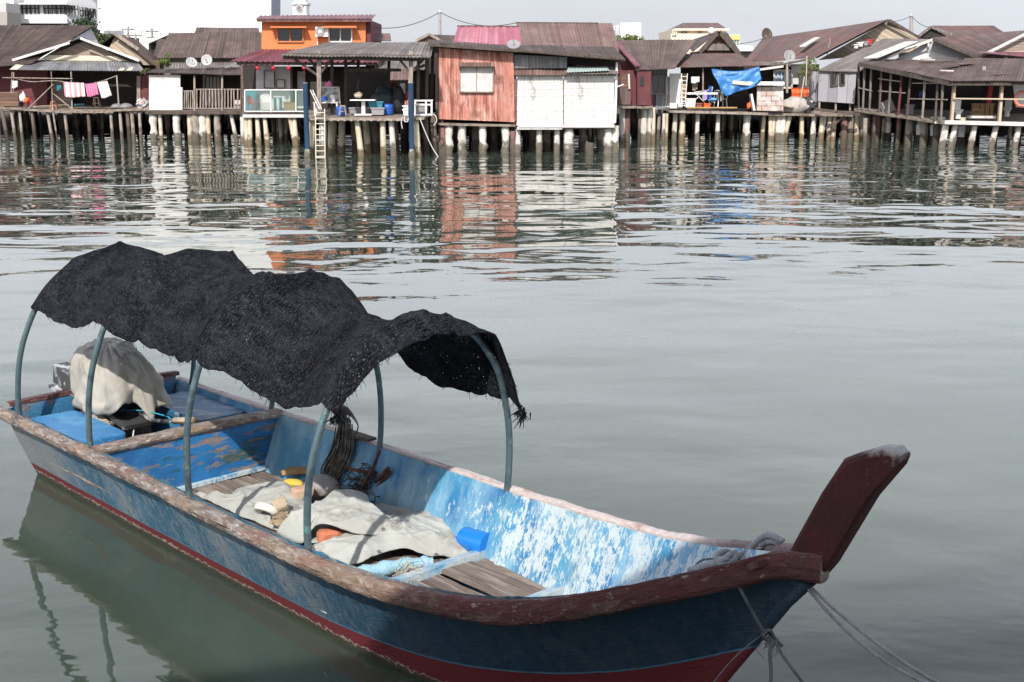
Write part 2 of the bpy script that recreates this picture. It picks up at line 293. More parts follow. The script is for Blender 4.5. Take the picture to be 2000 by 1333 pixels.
def zmask(m,col,z0,z1,inv=False):
    n=m.node_tree.nodes; l=m.node_tree.links; b=n['Principled BSDF']; cur=b.inputs['Base Color'].links[0].from_socket; ge=n.new('ShaderNodeNewGeometry'); sx=n.new('ShaderNodeSeparateXYZ'); l.new(ge.outputs['Position'],sx.inputs[0])
    t=n.new('ShaderNodeTexNoise'); t.inputs['Scale'].default_value=22; t.inputs['Detail'].default_value=6; l.new(ge.outputs['Position'],t.inputs['Vector']); a=n.new('ShaderNodeMath'); a.operation='MULTIPLY_ADD'; a.inputs[1].default_value=.12; l.new(t.outputs['Fac'],a.inputs[0]); l.new(sx.outputs['Z'],a.inputs[2])
    r=n.new('ShaderNodeMapRange'); r.inputs['From Min'].default_value=z0+.06; r.inputs['From Max'].default_value=z1+.06; l.new(a.outputs[0],r.inputs[0]); x=n.new('ShaderNodeMix'); x.data_type='RGBA'; l.new(r.outputs[0],x.inputs['Factor'])
    if inv: x.inputs['A'].default_value=(*col,1); l.new(cur,x.inputs['B'])
    else: l.new(cur,x.inputs['A']); x.inputs['B'].default_value=(*col,1)
    l.new(x.outputs['Result'],b.inputs['Base Color'])
hull_m=hull_paint()
zmask(hull_m,(.36,.31,.25),.050,.056,True); zmask(hull_m,(.065,.05,.035),.036,.046,True)
boat=thing('fishing_boat',P(0,0,0),'old blue wooden fishing boat with red stripe, tall stem and black shade canopy','boat')
g=G()
for sg in (-1,1):
    def uvf(t,s):
        u,b,z=hull(t,s); return (u,z-itp(u,SU,SZ))
    g.grid(lambda t,s:P(hull(t,s)[0],sg*(hull(t,s)[1]+.008*nz1(hull(t,s)[0]*1.3,s*2,3)),hull(t,s)[2]),90,16,uvf,flip=(sg>0))
# transom
n_=14
for i in range(n_):
    a0=-1+2*i/n_;a1=-1+2*(i+1)/n_
    for s0,s1 in ((0,.35),(.35,.7),(.7,.985)):
        q=[]
        for a_,s_ in ((a0,s0),(a1,s0),(a1,s1),(a0,s1)):
            u,b,z=hull(0,s_); q.append(P(-2.62,a_*b,z))
        g.face(q,[(-2.6+k*.01,(p.z-.14)) for k,p in enumerate(q)])
g.build('hull',hull_m,boat,sm=50)
# inside skin with keel-ward floor
inside=mat('inside_blue_paint',(.028,.205,.42),[((.018,.11,.30),4,.45,.6,(1,.5,1),.7),((.11,.35,.50),2.2,.44,.56,(1,.8,1),.7),((.24,.36,.38),1.5,.52,.60,(1,.8,1),.6),((.27,.45,.58),2.4,.47,.60,(1.5,.5,1),.75),((.30,.17,.09),22,.66,.74,(.6,1.6,1),.7),((.14,.30,.26),1.7,.66,.72,I3,.7)],rough=.55,bump=(45,.006),coord='UV')
def whiten(m,u0,u1,amt):
    n=m.node_tree.nodes; l=m.node_tree.links; b=n['Principled BSDF']; cur=b.inputs['Base Color'].links[0].from_socket
    tc=n.new('ShaderNodeTexCoord'); sx=n.new('ShaderNodeSeparateXYZ'); l.new(tc.outputs['UV'],sx.inputs[0])
    mp=n.new('ShaderNodeMapping'); mp.inputs['Scale'].default_value=(1.25,.8,1); l.new(tc.outputs['UV'],mp.inputs[0])
    t=n.new('ShaderNodeTexNoise'); t.inputs['Scale'].default_value=4.2; t.inputs['Detail'].default_value=13; t.inputs['Roughness'].default_value=.80; l.new(mp.outputs[0],t.inputs['Vector'])
    r=n.new('ShaderNodeMapRange'); r.inputs['From Min'].default_value=u0; r.inputs['From Max'].default_value=u1; r.inputs['To Min'].default_value=-.14; r.inputs['To Max'].default_value=.045; l.new(sx.outputs['X'],r.inputs[0])
    mpf=n.new('ShaderNodeMapping'); mpf.inputs['Scale'].default_value=(1.5,.55,1); l.new(tc.outputs['UV'],mpf.inputs[0]); tf_=n.new('ShaderNodeTexNoise'); tf_.inputs['Scale'].default_value=24; tf_.inputs['Detail'].default_value=8; tf_.inputs['Roughness'].default_value=.75; l.new(mpf.outputs[0],tf_.inputs['Vector'])
    mm=n.new('ShaderNodeMix'); mm.data_type='FLOAT'; mm.inputs['Factor'].default_value=.42; l.new(t.outputs['Fac'],mm.inputs['A']); l.new(tf_.outputs['Fac'],mm.inputs['B'])
    a=n.new('ShaderNodeMath'); a.operation='ADD'; l.new(mm.outputs['Result'],a.inputs[0]); l.new(r.outputs[0],a.inputs[1])
    q=n.new('ShaderNodeMapRange'); q.inputs['From Min'].default_value=.527; q.inputs['From Max'].default_value=.553; q.inputs['To Max'].default_value=amt; l.new(a.outputs[0],q.inputs[0])
    x=n.new('ShaderNodeMix'); x.data_type='RGBA'; l.new(q.outputs[0],x.inputs['Factor']); l.new(cur,x.inputs['A']); x.inputs['B'].default_value=(.52,.59,.60,1); l.new(x.outputs['Result'],b.inputs['Base Color'])
addlayer(inside,(.10,.27,.43),18,.52,.60,(1.4,.5,1),.6); addlayer(inside,(.33,.25,.17),30,.62,.67,(1.2,.5,1),.7); whiten(inside,.6,2.6,.92)
g=G()
def inn(t,s,sg):
    s2=.30+.69*s; u,b,z=hull(t*.985,s2,.045+.02*t); z2=z
    rib=sum(math.exp(-((u-c)/.045)**2) for c in (-1.9,-1.1,.35,1.35,2.35,3.2,3.9))*.024
    return u-.03*t,sg*max(b-rib-.004*nz1(u*5,s*6,1),0),z2
for sg in (-1,1):
    g.grid(lambda t,s:P(*inn(t,s,sg)),150,16,lambda t,s:(inn(t,s,sg)[0],inn(t,s,sg)[2]),flip=(sg<0))
g.grid(lambda t,v:P(inn(t,0,1)[0],lerp(-1,1,v)*abs(inn(t,0,1)[1]),inn(t,0,1)[2]),60,6,lambda t,v:(inn(t,0,1)[0],v+3))
g.build('inner_planking',inside,boat,sm=60)
# rails
def rail(sg,w,h,u0,u1,m,name,over=.0,grow=0):
    g=G(); n=150; h0=h
    def fn(a,b):
        u=lerp(u0,u1,a); bi=gB(u)-over; zt=gZ(u)+.006*nz1(u*1.7,sg,9); th=2*math.pi*b; h=h0+grow*min(1,max(0,(u-1.6)/2.6)); zt=zt+.012*max(0,(u-5.0)/.4)
        tap=1-.25*max(0,(a-.88)/.12)
        cx=bi+w*tap/2; sx=math.copysign(abs(math.cos(th))**.45,math.cos(th)); sz=math.copysign(abs(math.sin(th))**.45,math.sin(th))
        wob=1+.12*nz1(u*4,b*5,2)+.10*nz1(u*13,b*9,4)+.07*nz1(u*37,b*15,5)
        # normal in plan
        du=.02; nb=(gB(u+du)-gB(u-du))/(2*du); L=math.hypot(1,nb); off=(w*tap/2)*(1+sx*wob)
        return P(u-nb/L*off*-1*1.0 if True else u, sg*(bi+off/L),zt-h/2+sz*h/2*wob)
    g.grid(fn,n,16,lambda a,b:(lerp(u0,u1,a),b*.32))
    for uu,rv in ((u0,0),(u1,1)):
        pass
    # end caps
    for a in (0,1): g.face([fn(a,k/16) for k in range(16)])
    return g.build(name,m,boat,sm=60)
rail(-1,.105,.085,-2.72,5.405,wood_rail,'gunwale',0,.06)
blendu(far_rail,(.10,.06,.06),4.1,4.5,.75); rail(1,.085,.07,-2.62,5.38,far_rail,'gunwale',-.0,.04)  # far rail colour darkened from where the bow shade starts
# cap and apron that join the rails to the stem
g=G(); 
def capf(a,b):
    u=lerp(4.55,5.36,a); hb=(gB(u)+.085*(1-.3*a))*(1 if a<.6 else lerp(1,.75,(a-.6)/.4)); hb=max(hb,.055)
    return P(u,lerp(-hb,hb,b),gZ(u)-.012+.012*math.sin(b*math.pi)+.004*nz1(u*9,b*4,6))
g.grid(lambda a,b:capf(.62+.33*a,b),16,10,lambda a,b:(4.9+a*.6,b*.4),thick=.03)
g.build('bow_cap',bow_rail,boat,sm=50)
stem=[(4.30,-.32),(4.5,0),(4.83,.49),(5.07,.85),(5.16,.97),(5.36,1.22),(5.43,1.32),(5.62,1.70),(5.75,1.91),(5.76,1.95),(5.73,1.975),(5.66,1.965),(5.53,1.90),(5.47,1.865),(5.36,1.67),(5.22,1.38),(5.20,1.33),(5.27,1.24),(5.22,1.17),(5.09,.97),(5.0,.84),(4.76,.48),(4.43,-.01),(4.24,-.32)]
g=G()
def lf(p,k,w): return P(p[0],k*w,p[1])
outl=stem[5:17]; cu=5.2
ring=[]
def shr(p,d):
    cx=(5.34+(p[1]-1.3)*.56) if p[1]>1.26 else (4.5+.68*p[1]-.03); return (p[0]+(cx-p[0])*d,p[1]+(0 if p[1]<1.6 else (1.75-p[1])*d))
nO=len(outl)
for (w0,d0),(w1,d1) in (((-.058,.17),(-.052,.07)),((-.052,.07),(-.036,.015)),((-.036,.015),(-.02,0)),((-.02,0),(.02,0)),((.02,0),(.036,.015)),((.036,.015),(.052,.07)),((.052,.07),(.058,.17))):
    for i in range(nO):
        j=(i+1)%nO; a,b_=outl[i],outl[j]
        g.face([lf(shr(a,d0),1,w0),lf(shr(b_,d0),1,w0),lf(shr(b_,d1),1,w1),lf(shr(a,d1),1,w1)])
for w0,rv in ((-.058,1),(.058,0)):
    f=[lf(shr(p,.17),1,w0) for p in outl]; g.face(f[::-1] if rv else f)
stem_m=mat('stem_red_paint',(.07,.010,.013),[((.04,.012,.012),5,.42,.62,I3,.8),((.20,.11,.10),34,.62,.72,I3,.5),((.26,.22,.21),60,.66,.76,I3,.45),((.025,.01,.01),26,.58,.66,(1,1,.12),.7)],rough=.8,bump=(50,.006,(1,1,.3)))
zmask(stem_m,(.36,.34,.33),1.91,1.955)
g.build('stem_post',stem_m,boat,sm=50)
g=G(); ft=[(5.33,1.19),(5.16,.985),(5.13,.93),(5.07,.85),(4.83,.49),(4.5,0),(4.30,-.32)]
def ftf(a,b):
    x=a*(len(ft)-1); i=min(int(x),len(ft)-2); f=x-i; u=lerp(ft[i][0],ft[i+1][0],f); z=lerp(ft[i][1],ft[i+1][1],f); th=math.pi*(b-.5)
    return P(u-.06+.064*math.cos(th)**.7 if abs(b-.5)<.5 else u-.06,.030*math.sin(th),z)
def ftu(a,b):
    q=loc(ftf(a,b)); return (q[0]+.3,q[2]-itp(q[0],SU,SZ))
g.grid(ftf,40,10,ftu); g.build('stem_foot',hull_m,boat,sm=60)
# transom inner + cap
tr_m=mat('stained_blue_board',(.03,.16,.32),[((.20,.10,.045),3.5,.5,.58,I3,.85),((.07,.25,.36),8,.5,.62,I3,.6),((.03,.03,.03),5,.6,.7,I3,.7)],rough=.7,bump=(40,.008))
g=G()
for v0,v1,z1 in ((-.80,-.26,.70),(-.26,.26,.50),(.26,.80,.72)):
    g.hexa([P(-2.60,v0*.78,0.05),P(-2.53,v0*.78,.05),P(-2.53,v1*.78,.05),P(-2.60,v1*.78,.05),P(-2.60,v0,z1),P(-2.53,v0,z1),P(-2.53,v1,z1),P(-2.60,v1,z1)])
g.build('transom',tr_m,boat)
g=G(); g.beam(P(-2.575,-.84,.715),P(-2.575,-.24,.735),.08,.035); g.beam(P(-2.575,.24,.75),P(-2.575,.84,.735),.08,.035); g.beam(P(-2.575,-.27,.50),P(-2.575,.27,.50),.11,.05); g.build('transom_cap',wood_rail,boat)
# stern well boards
mud=mat('dirty_brown_boards',(.26,.20,.15),[((.10,.065,.045),6,.45,.6,I3,.8),((.40,.36,.30),18,.55,.68,I3,.7)],rough=.9,bump=(30,.02),coord='UV')
g=G(); g.grid(lambda a,b:P(lerp(-2.52,-.86,a),lerp(-.72,.72,b),.30+.02*nz1(a*6,b*6,8)),20,14,lambda a,b:(a*1.7,b*1.4),thick=.03,flip=False); g.build('stern_floor',mud,boat)
# bulkhead and cap
bulk_m=mat('bulkhead_blue_paint',(.02,.17,.42),[((.015,.10,.27),2.2,.45,.6,I3,.8),((.28,.20,.13),7,.555,.60,(.45,1.9,1),.85),((.03,.09,.09),2.6,.58,.63,(.4,1.6,1),.85),((.5,.6,.65),60,.70,.75,I3,.7)],rough=.5,bump=(40,.005),coord='UV')
addlayer(bulk_m,(.22,.15,.09),9,.57,.60,(.5,1.8,1),.85); addlayer(bulk_m,(.02,.08,.09),5,.60,.63,(.4,1.5,1),.8)
g=G(); g.hexa([P(-.78,-.60,.05),P(-.74,-.60,.05),P(-.74,.60,.05),P(-.78,.60,.05),P(-.78,-.82,.655),P(-.74,-.82,.655),P(-.74,.82,.655),P(-.78,.82,.655)]); g.build('bulkhead',bulk_m,boat)
g=G(); g.grid(lambda a,b:P(-.79+.075*math.copysign(abs(math.cos(2*math.pi*b))**.5,math.cos(2*math.pi*b)),lerp(-.87,.87,a),.675+.035*math.copysign(abs(math.sin(2*math.pi*b))**.5,math.sin(2*math.pi*b))*(1+.2*nz1(a*20,b*4,1))+.012*math.sin(a*3)),40,12,lambda a,b:(a*1.7,b*.3)); g.build('bulkhead_cap',wood_rail,boat,sm=60)
g=G(); g.beam(P(-.715,-.66,.215),P(-.715,.70,.235),.05,.03); g.build('floor_ledger',inside,boat)
# lockers
lid_m=mat('locker_lid_paint',(.035,.19,.42),[((.10,.32,.52),3,.48,.6,I3,.6),((.55,.6,.62),38,.62,.68,(.5,1,1),.85),((.02,.09,.2),6,.58,.68,I3,.7)],rough=.5,bump=(35,.006))
lid2_m=mat('worn_locker_lid_paint',(.025,.12,.24),[((.35,.37,.38),9,.5,.64,(.4,1,1),.7),((.02,.05,.09),4,.52,.62,I3,.6)],rough=.55,bump=(35,.006))
def rbox(g,u0,u1,v0,v1,z0,z1,r=.02):
    n=8
    def fn(a,b):
        th=2*math.pi*a; c=math.copysign(abs(math.cos(th))**.16,math.cos(th)); s_=math.copysign(abs(math.sin(th))**.16,math.sin(th))
        ins=r*(1-min(1,min(b,1-b)*8)) ; cu_,cv=(u0+u1)/2,(v0+v1)/2; hu,hv=(u1-u0)/2-ins,(v1-v0)/2-ins
        return P(cu_+c*hu,cv+s_*hv,lerp(z0,z1,b)+.003*nz1(a*30,b*3,1))
    g.grid(fn,48,10)
    for b in (0,1): g.face([fn(k/48,b) for k in range(48)])
for (u0,u1,v0,v1,zt,lm,lb) in ((-2.38,-1.34,-.76,-.30,.61,lid_m,None),(-2.28,-1.20,.30,.80,.62,lid2_m,None)):
    g=G(); rbox(g,u0+.04,u1-.04,v0+.03,v1-.03,.30,zt-.072); o=g.build('locker',lid_m,boat,sm=45)
    g=G(); rbox(g,u0,u1,v0,v1,zt-.07,zt,.015); g.build('locker_lid',lm,o,sm=45)
# floor boards
plank_m=[mat('grey_plank_%d'%k,c,[((.10,.075,.06),9,.45,.6,(.14,1.6,1),.75),((.38,.33,.29),22,.5,.64,(.10,1.5,1),.8),((.04,.03,.027),90,.58,.68,(.04,1,1),.8),((.12,.09,.07),2.5,.5,.62,I3,.5)],rough=.85,bump=(90,.016,(.06,1,1)),coord='UV') for k,c in enumerate([(.22,.17,.14),(.28,.22,.18),(.17,.13,.11),(.34,.27,.21)])]
def plank(u0,u1,v0,v1,z,k,tilt=0):
    u1+=random.uniform(-.02,.02); z+=random.uniform(-.006,.006); v0+=.006; v1-=.004
    g=G(); n=12
    g.grid(lambda a,b:P(lerp(u0,u1,a),lerp(v0,v1,b)+.004*nz1(a*5+u0,v0*7,1),z+tilt*(b-.5)+.004*nz1(a*4,v0*9,2)),n,3,lambda a,b:(lerp(u0,u1,a),lerp(v0,v1,b)+k*3),thick=.026,flip=False)
    return g.build('floor_board',plank_m[k%4],boat)
vs=[-.62,-.43,-.26,-.08,.11,.30,.48,.64]
for i in range(7): plank(-.70,1.35,vs[i]+.006,vs[i+1]-.006,.205,i)
for i in range(7): plank(1.37,2.12,vs[i]+.008,vs[i+1]-.008,.20,(2,0,2,1,0,2,0)[i],.01*(i%2))
for i,(a,b,u0,u1,zz) in enumerate(((-.60,-.40,2.2,2.95,.222),(-.38,-.20,2.17,2.97,.232),(-.16,.02,2.12,2.9,.25),(.05,.22,2.19,2.96,.228),(.245,.53,2.10,2.99,.246),(.55,.68,2.17,2.97,.232))): plank(u0,u1,a,b,zz,(1,0,3,2,0,1)[i],.02*(i%2)-.008)
beam_m=mat('painted_cross_beam',(.10,.30,.48),[((.5,.52,.5),5,.42,.56,(.5,1,1),.85),((.22,.18,.14),20,.6,.7,I3,.7)],rough=.7,bump=(30,.008),coord='UV')
for u,v0,v1,z in ((2.135,-.70,.80,.262),(2.99,-.60,.68,.265)):
    g=G(); g.beam(P(u,v0,z-.02),P(u+.03,v1,z),.07,.06); g.build('floor_beam',beam_m,boat)
# dark bilge under the boards
# hoops
steel=mat('galvanised_tube',(.10,.155,.17),[((.04,.06,.075),6,.5,.62,I3,.7),((.26,.33,.34),18,.6,.7,I3,.6),((.20,.45,.42),5,.62,.68,I3,.5)],rough=.42,metal=.35,bump=(60,.002))
HP=[(-.825,.56),(-.85,.8),(-.845,1.15),(-.79,1.45),(-.66,1.76),(-.38,2.04),(0,2.13),(.38,2.04),(.66,1.74),(.79,1.42),(.85,1.12),(.86,.8),(.83,.56)]
HPs=smooth([(a,b,0) for a,b in HP],6)
HOOP=[(-2.33,.34,-.05),(-.90,.24,.05),(.70,.10,.03),(2.20,.12,-.08)]   # foot u, lean towards the bow at the crown, extra height
def hoop_pt(k,i):
    u0,ln,ex=HOOP[k]; q=HPs[i]; f=max(0,(q.y-.6)/1.5); return u0+ln*f**1.2,q.x,q.y+ex*f
for k in range(4):
    g=G(); g.tube([P(*hoop_pt(k,i)) for i in range(len(HPs))],.024,10); g.build('canopy_hoop',steel,boat,sm=True)
# shade cloth
def cloth_mat():
    m=mat('black_shade_cloth',(.006,.007,.010),[((.022,.024,.032),4,.44,.62,(1,1.4,1),.85),((.030,.032,.040),14,.50,.64,(.6,1.8,1),.7),((.003,.003,.004),2.2,.53,.62,(1.6,.5,1),.8)],rough=.95,coord='UV',spec=.08)
    n=m.node_tree.nodes; l=m.node_tree.links; b=n['Principled BSDF']; cur=b.inputs['Base Color'].links[0].from_socket
    tc=n.new('ShaderNodeTexCoord'); mp=n.new('ShaderNodeMapping'); mp.inputs['Scale'].default_value=(70,120,1); mp.inputs['Rotation'].default_value=(0,0,R(6)); l.new(tc.outputs['UV'],mp.inputs[0])
    t=n.new('ShaderNodeTexNoise'); t.inputs['Scale'].default_value=1; t.inputs['Detail'].default_value=4; t.inputs['Roughness'].default_value=.75; l.new(mp.outputs[0],t.inputs['Vector'])
    mp2=n.new('ShaderNodeMapping'); mp2.inputs['Scale'].default_value=(95,22,1); l.new(tc.outputs['UV'],mp2.inputs[0])
    t2=n.new('ShaderNodeTexNoise'); t2.inputs['Scale'].default_value=1; t2.inputs['Detail'].default_value=2; l.new(mp2.outputs[0],t2.inputs['Vector'])
    r=n.new('ShaderNodeMapRange'); r.inputs['From Min'].default_value=.50; r.inputs['From Max'].default_value=.68; r.inputs['To Max'].default_value=.9; l.new(t.outputs['Fac'],r.inputs[0])
    r2=n.new('ShaderNodeMapRange'); r2.inputs['From Min'].default_value=.45; r2.inputs['From Max'].default_value=.62; l.new(t2.outputs['Fac'],r2.inputs[0])
    mu=n.new('ShaderNodeMath'); mu.operation='MULTIPLY'; l.new(r.outputs[0],mu.inputs[0]); l.new(r2.outputs[0],mu.inputs[1])
    x=n.new('ShaderNodeMix'); x.data_type='RGBA'; l.new(mu.outputs[0],x.inputs['Factor']); l.new(cur,x.inputs['A']); x.inputs['B'].default_value=(.17,.18,.21,1); l.new(x.outputs['Result'],b.inputs['Base Color'])
    ad=n.new('ShaderNodeMath'); ad.operation='ADD'; l.new(t.outputs['Fac'],ad.inputs[0]); l.new(t2.outputs['Fac'],ad.inputs[1])
    bp=n.new('ShaderNodeBump'); bp.inputs['Distance'].default_value=.014; l.new(ad.outputs[0],bp.inputs['Height']); l.new(bp.outputs[0],b.inputs['Normal'])
    # loose weave: pin holes of light
    hole=n.new('ShaderNodeMapRange'); hole.inputs['From Min'].default_value=.355; hole.inputs['From Max'].default_value=.33; l.new(t2.outputs['Fac'],hole.inputs[0])
    inv=n.new('ShaderNodeMath'); inv.operation='SUBTRACT'; inv.inputs[0].default_value=1; l.new(hole.outputs[0],inv.inputs[1]); l.new(inv.outputs[0],b.inputs['Alpha'])
    return m
cloth_m=cloth_mat()
# u of the crown line at the hoops, near and far hem heights expressed as a position along the hoop profile
def prof(s):   # s in 0..1 near hem .. far hem over the top
    x=s*(len(HPs)-1); i=min(int(x),len(HPs)-2); f=x-i; return HPs[i].lerp(HPs[i+1],f)
HEMN=[.30,.292,.29,.300]; HEMF=[.78,.735,.715,.755]
def canopy(a,b):
    # a along the boat -> hoop coordinate
    k=.0+a*3.10; i=max(0,min(2,int(k))); f=k-i; fc=min(max(f,0),1)
    sgw=4*fc*(1-fc)
    hn=lerp(HEMN[i],HEMN[i+1],fc); hf=lerp(HEMF[i],HEMF[i+1],fc)
    hn-=sgw*(.006+.008*(i==2))+.009*nz1(a*14,0,5)+.003*nz1(a*50,0,6); hf+=sgw*(.0+.015*(i==2))+.01*nz1(a*18,3,5)+.003*nz1(a*55,3,6)
    s=lerp(hn,hf,b); q=prof(s); ex=lerp(HOOP[i][2],HOOP[i+1][2],fc)
    lift=max(0,(q.y-.6)/1.5)
    u=lerp(HOOP[i][0]+HOOP[i][1]*lift**1.2,HOOP[i+1][0]+HOOP[i+1][1]*lift**1.2,f)
    hem=abs(2*b-1)**2
    sag=sgw*(.10-.05*hem+(.05 if i==2 else 0)*(1-hem))*(1+.5*math.sin(b*math.pi*2)**2)
    v=q.x*(1.03-.075*sgw*hem-.13*sgw*math.sin(math.pi*b)**.5); z=q.y+ex*lift+.034-sag+.012*(1-sgw)
    # drooping folds running diagonally and fine wrinkles
    z+=.035*mn.noise(Vector((u*1.5+v*1.2,v*2.2-u*.5,2)))*(1-.6*abs(1-sgw)) + .018*mn.noise(Vector((u*4.2+v*3.5,v*2.0,7))) +.005*mn.noise(Vector((u*14,v*9,1)))
    rg=1-abs(mn.noise(Vector((u*1.5+v*2.4,v*1.1-u*.9+3,12))))*2.4; z+=.038*max(rg,0)**4; rg=1-abs(mn.noise(Vector((u*3.1-v*1.2,v*3.0+u*1.4,21))))*2.4; z+=.016*max(rg,0)**3; rg=1-abs(mn.noise(Vector((u*6-v*3.5,v*5+u*2.4,31))))*2.4; z+=.003*max(rg,0)**2
    # wind lifts the free front edge a little
    if k>3: u+=.03*nz1(b*9,1,2); z-= (k-3)*(1.15-.55*max(0,1-b*5))*(1-.9*math.exp(-((b-.70)/.09)**2))
    return P(u,v,z)
g=G(); g.grid(canopy,190,90,lambda a,b:(a*4.6,b*2.1),thick=.006); cc=g.build('canopy_cloth',cloth_m,boat,sm=True)
# frayed threads along the hems
g=G(); rd=random.Random(4)
for q in range(260):
    side=rd.choice((0,1,2,2)); 
    if side<2: a=rd.random(); b=side
    else: a=1; b=rd.random()
    p=canopy(a,b); L=.015+.05*rd.random()**2; 
    if side==2 and (b<.07 or b>.9): L+=.06*rd.random()
    d=Vector((rd.uniform(-1,1),rd.uniform(-1,1),-1.0-.5*rd.random()))
    d.normalize(); m_=p+d*L*.5+Vector((rd.uniform(-1,1),rd.uniform(-1,1),0))*.008
    g.tube([p,m_,p+d*L],.0016,3,cap=False)
for b0 in (0.0,.02,.97,1.0):   # bunched torn corners tied round the front hoop
    for q in range(16):
        p=canopy(1,b0)+Vector((rd.gauss(0,.014),rd.gauss(0,.014),rd.gauss(0,.012))); d=Vector((rd.gauss(0,.7),rd.gauss(0,.7),-1)).normalized()
        g.tube([p,p+d*.04,p+d*(.05+.06*rd.random())+Vector((rd.gauss(0,.01),rd.gauss(0,.01),0))],[.006,.004,.002],4)
g.build('frayed_thread',cloth_m,cc)['kind']='stuff'
# ================================================================ far shore: materials
def corr(name,base,dark,light,rough=.8,ex=()):
    base=tuple(c*.9 for c in base)
    return mat(name,base,[(dark,1.1,.42,.64,(1,.6,1),.8),(light,16,.56,.72,(1,.35,1),.55),(dark,9,.6,.72,(1,.25,1),.6)]+list(ex),rough=rough,coord='UV',rowline=('X',.165,.42,dark,.42),brick=(1.05,1.75,.03,tuple(lerp(a,b,.35) for a,b in zip(base,light)),dark,.0))  # dark stripes put the groove shade of the corrugations into the colour
m_brown=corr('brown_corrugated',(.135,.085,.070),(.06,.042,.036),(.25,.18,.155))
m_dbrown=corr('dark_brown_corrugated',(.090,.058,.048),(.04,.028,.023),(.19,.14,.12))
m_mauve=corr('mauve_corrugated',(.24,.145,.125),(.12,.075,.065),(.33,.23,.205))
m_redb=corr('red_brown_corrugated',(.18,.095,.085),(.10,.055,.05),(.28,.18,.165),ex=[((.13,.10,.09),.5,.46,.54,(1,.5,1),.7)])
m_maroon=corr('maroon_sheet',(.22,.065,.085),(.13,.045,.055),(.34,.16,.18),.55)
m_pinkr=corr('pink_sheet',(.46,.12,.17),(.35,.09,.12),(.60,.35,.38),.5,[((.8,.75,.75),14,.70,.73,I3,.9)])
m_grey=corr('grey_corrugated',(.26,.27,.29),(.13,.12,.12),(.42,.42,.44),.5)
m_greyb=corr('grey_brown_corrugated',(.22,.19,.175),(.12,.10,.09),(.36,.33,.31))
m_salmon=mat('salmon_corrugated_wall',(.58,.25,.19),[((.64,.36,.30),.8,.46,.54,I3,.85),((.21,.07,.055),1.5,.51,.60,(2.4,.5,1),.75),((.14,.05,.04),5,.56,.68,(3,.3,1),.6),((.12,.04,.035),1.0,.56,.66,(1,1.4,1),.6)],rough=.65,coord='UV',rowline=('X',.14,.38,(.30,.12,.09),.35))  # stripes paint in the shaded grooves, over real stains
m_orange=mat('orange_plaster',(.62,.20,.075),[((.55,.19,.08),1.2,.45,.65,I3,.5),((.35,.12,.05),6,.66,.75,(1,1,.4),.4)],rough=.85)
m_white=mat('white_plaster',(.72,.71,.69),[((.55,.53,.50),2.2,.52,.66,(1,1,.4),.6),((.35,.33,.30),8,.64,.74,(1,1,.4),.5)],rough=.85)
m_offw=mat('offwhite_panel',(.60,.57,.55),[((.42,.39,.37),1.8,.5,.62,I3,.6),((.25,.22,.20),7,.64,.72,I3,.6)],rough=.8)
m_bigw=mat('white_tower_paint',(.80,.80,.79),[((.76,.76,.755),.12,.45,.6,I3,.6)],rough=.8)
m_block=mat('white_block_wall',(.74,.71,.68),[((.60,.56,.53),1.3,.52,.66,I3,.5),((.20,.19,.18),1.1,.60,.72,(1.6,.6,1),.75),((.35,.32,.28),9,.66,.74,I3,.6)],rough=.9,coord='UV',brick=(.72,.34,.022,(.66,.63,.60),(.46,.44,.42),.5),bump=(9,.05))
m_board=mat('weathered_boards',(.36,.29,.24),[((.20,.14,.11),3,.45,.62,(.12,3,1),.8),((.52,.47,.42),7,.55,.7,(.1,3,1),.6)],rough=.9,coord='UV',rowline=('Y',.17,.13,(.05,.035,.03),.85))
m_tan=mat('tan_boards',(.50,.41,.31),[((.30,.22,.16),3,.5,.66,(.12,3,1),.7),((.60,.53,.44),7,.55,.7,(.1,3,1),.6)],rough=.9,coord='UV',rowline=('Y',.26,.10,(.08,.055,.04),.85))
m_brownboard=mat('brown_boards',(.20,.12,.085),[((.10,.06,.045),3,.45,.62,(.12,3,1),.8)],rough=.9,coord='UV',rowline=('Y',.2,.12,(.03,.02,.02),.85))
m_cream=mat('cream_boards',(.62,.56,.44),[((.45,.40,.33),2,.5,.7,(.2,2,1),.6)],rough=.85,coord='UV')
m_lav=mat('pale_grey_gable',(.55,.54,.56),[((.42,.41,.43),2,.5,.7,I3,.5)],rough=.85)
m_dark=mat('shade_dark_wood',(.035,.027,.024),[((.10,.075,.06),4,.56,.72,(1,1,.3),.6)],rough=.9)  # interior shade put into the wood colour; also serves plain dark parts
m_mwall=mat('dark_red_wall',(.13,.035,.04),[((.07,.025,.028),3,.5,.65,(1,1,.3),.7),((.30,.18,.16),8,.62,.74,(1,1,.3),.5)],rough=.8)
m_siding=mat('grey_vertical_siding',(.32,.31,.34),[((.24,.23,.25),3,.5,.66,(1,.3,1),.5),((.42,.41,.42),8,.6,.7,I3,.5)],rough=.75,coord='UV',rowline=('X',.55,.06,(.12,.115,.12),.7))
m_post=mat('grey_timber',(.33,.28,.24),[((.15,.11,.09),6,.45,.62,(1,1,.25),.8),((.52,.47,.42),12,.58,.7,(1,1,.25),.6)],rough=.9)
m_dpost=mat('dark_timber',(.10,.075,.062),[((.04,.03,.027),6,.45,.62,(1,1,.25),.8),((.25,.20,.17),12,.58,.7,(1,1,.25),.6)],rough=.9)
m_deck=mat('deck_timber',(.27,.22,.18),[((.10,.07,.055),5,.45,.6,I3,.8),((.45,.40,.35),10,.56,.7,I3,.7)],rough=.9)
m_glass=mat('dark_window_glass',(.02,.022,.028),rough=.08,spec=.8)
m_metalw=mat('white_enamel',(.75,.75,.74),[((.5,.48,.45),6,.62,.74,I3,.5)],rough=.4)
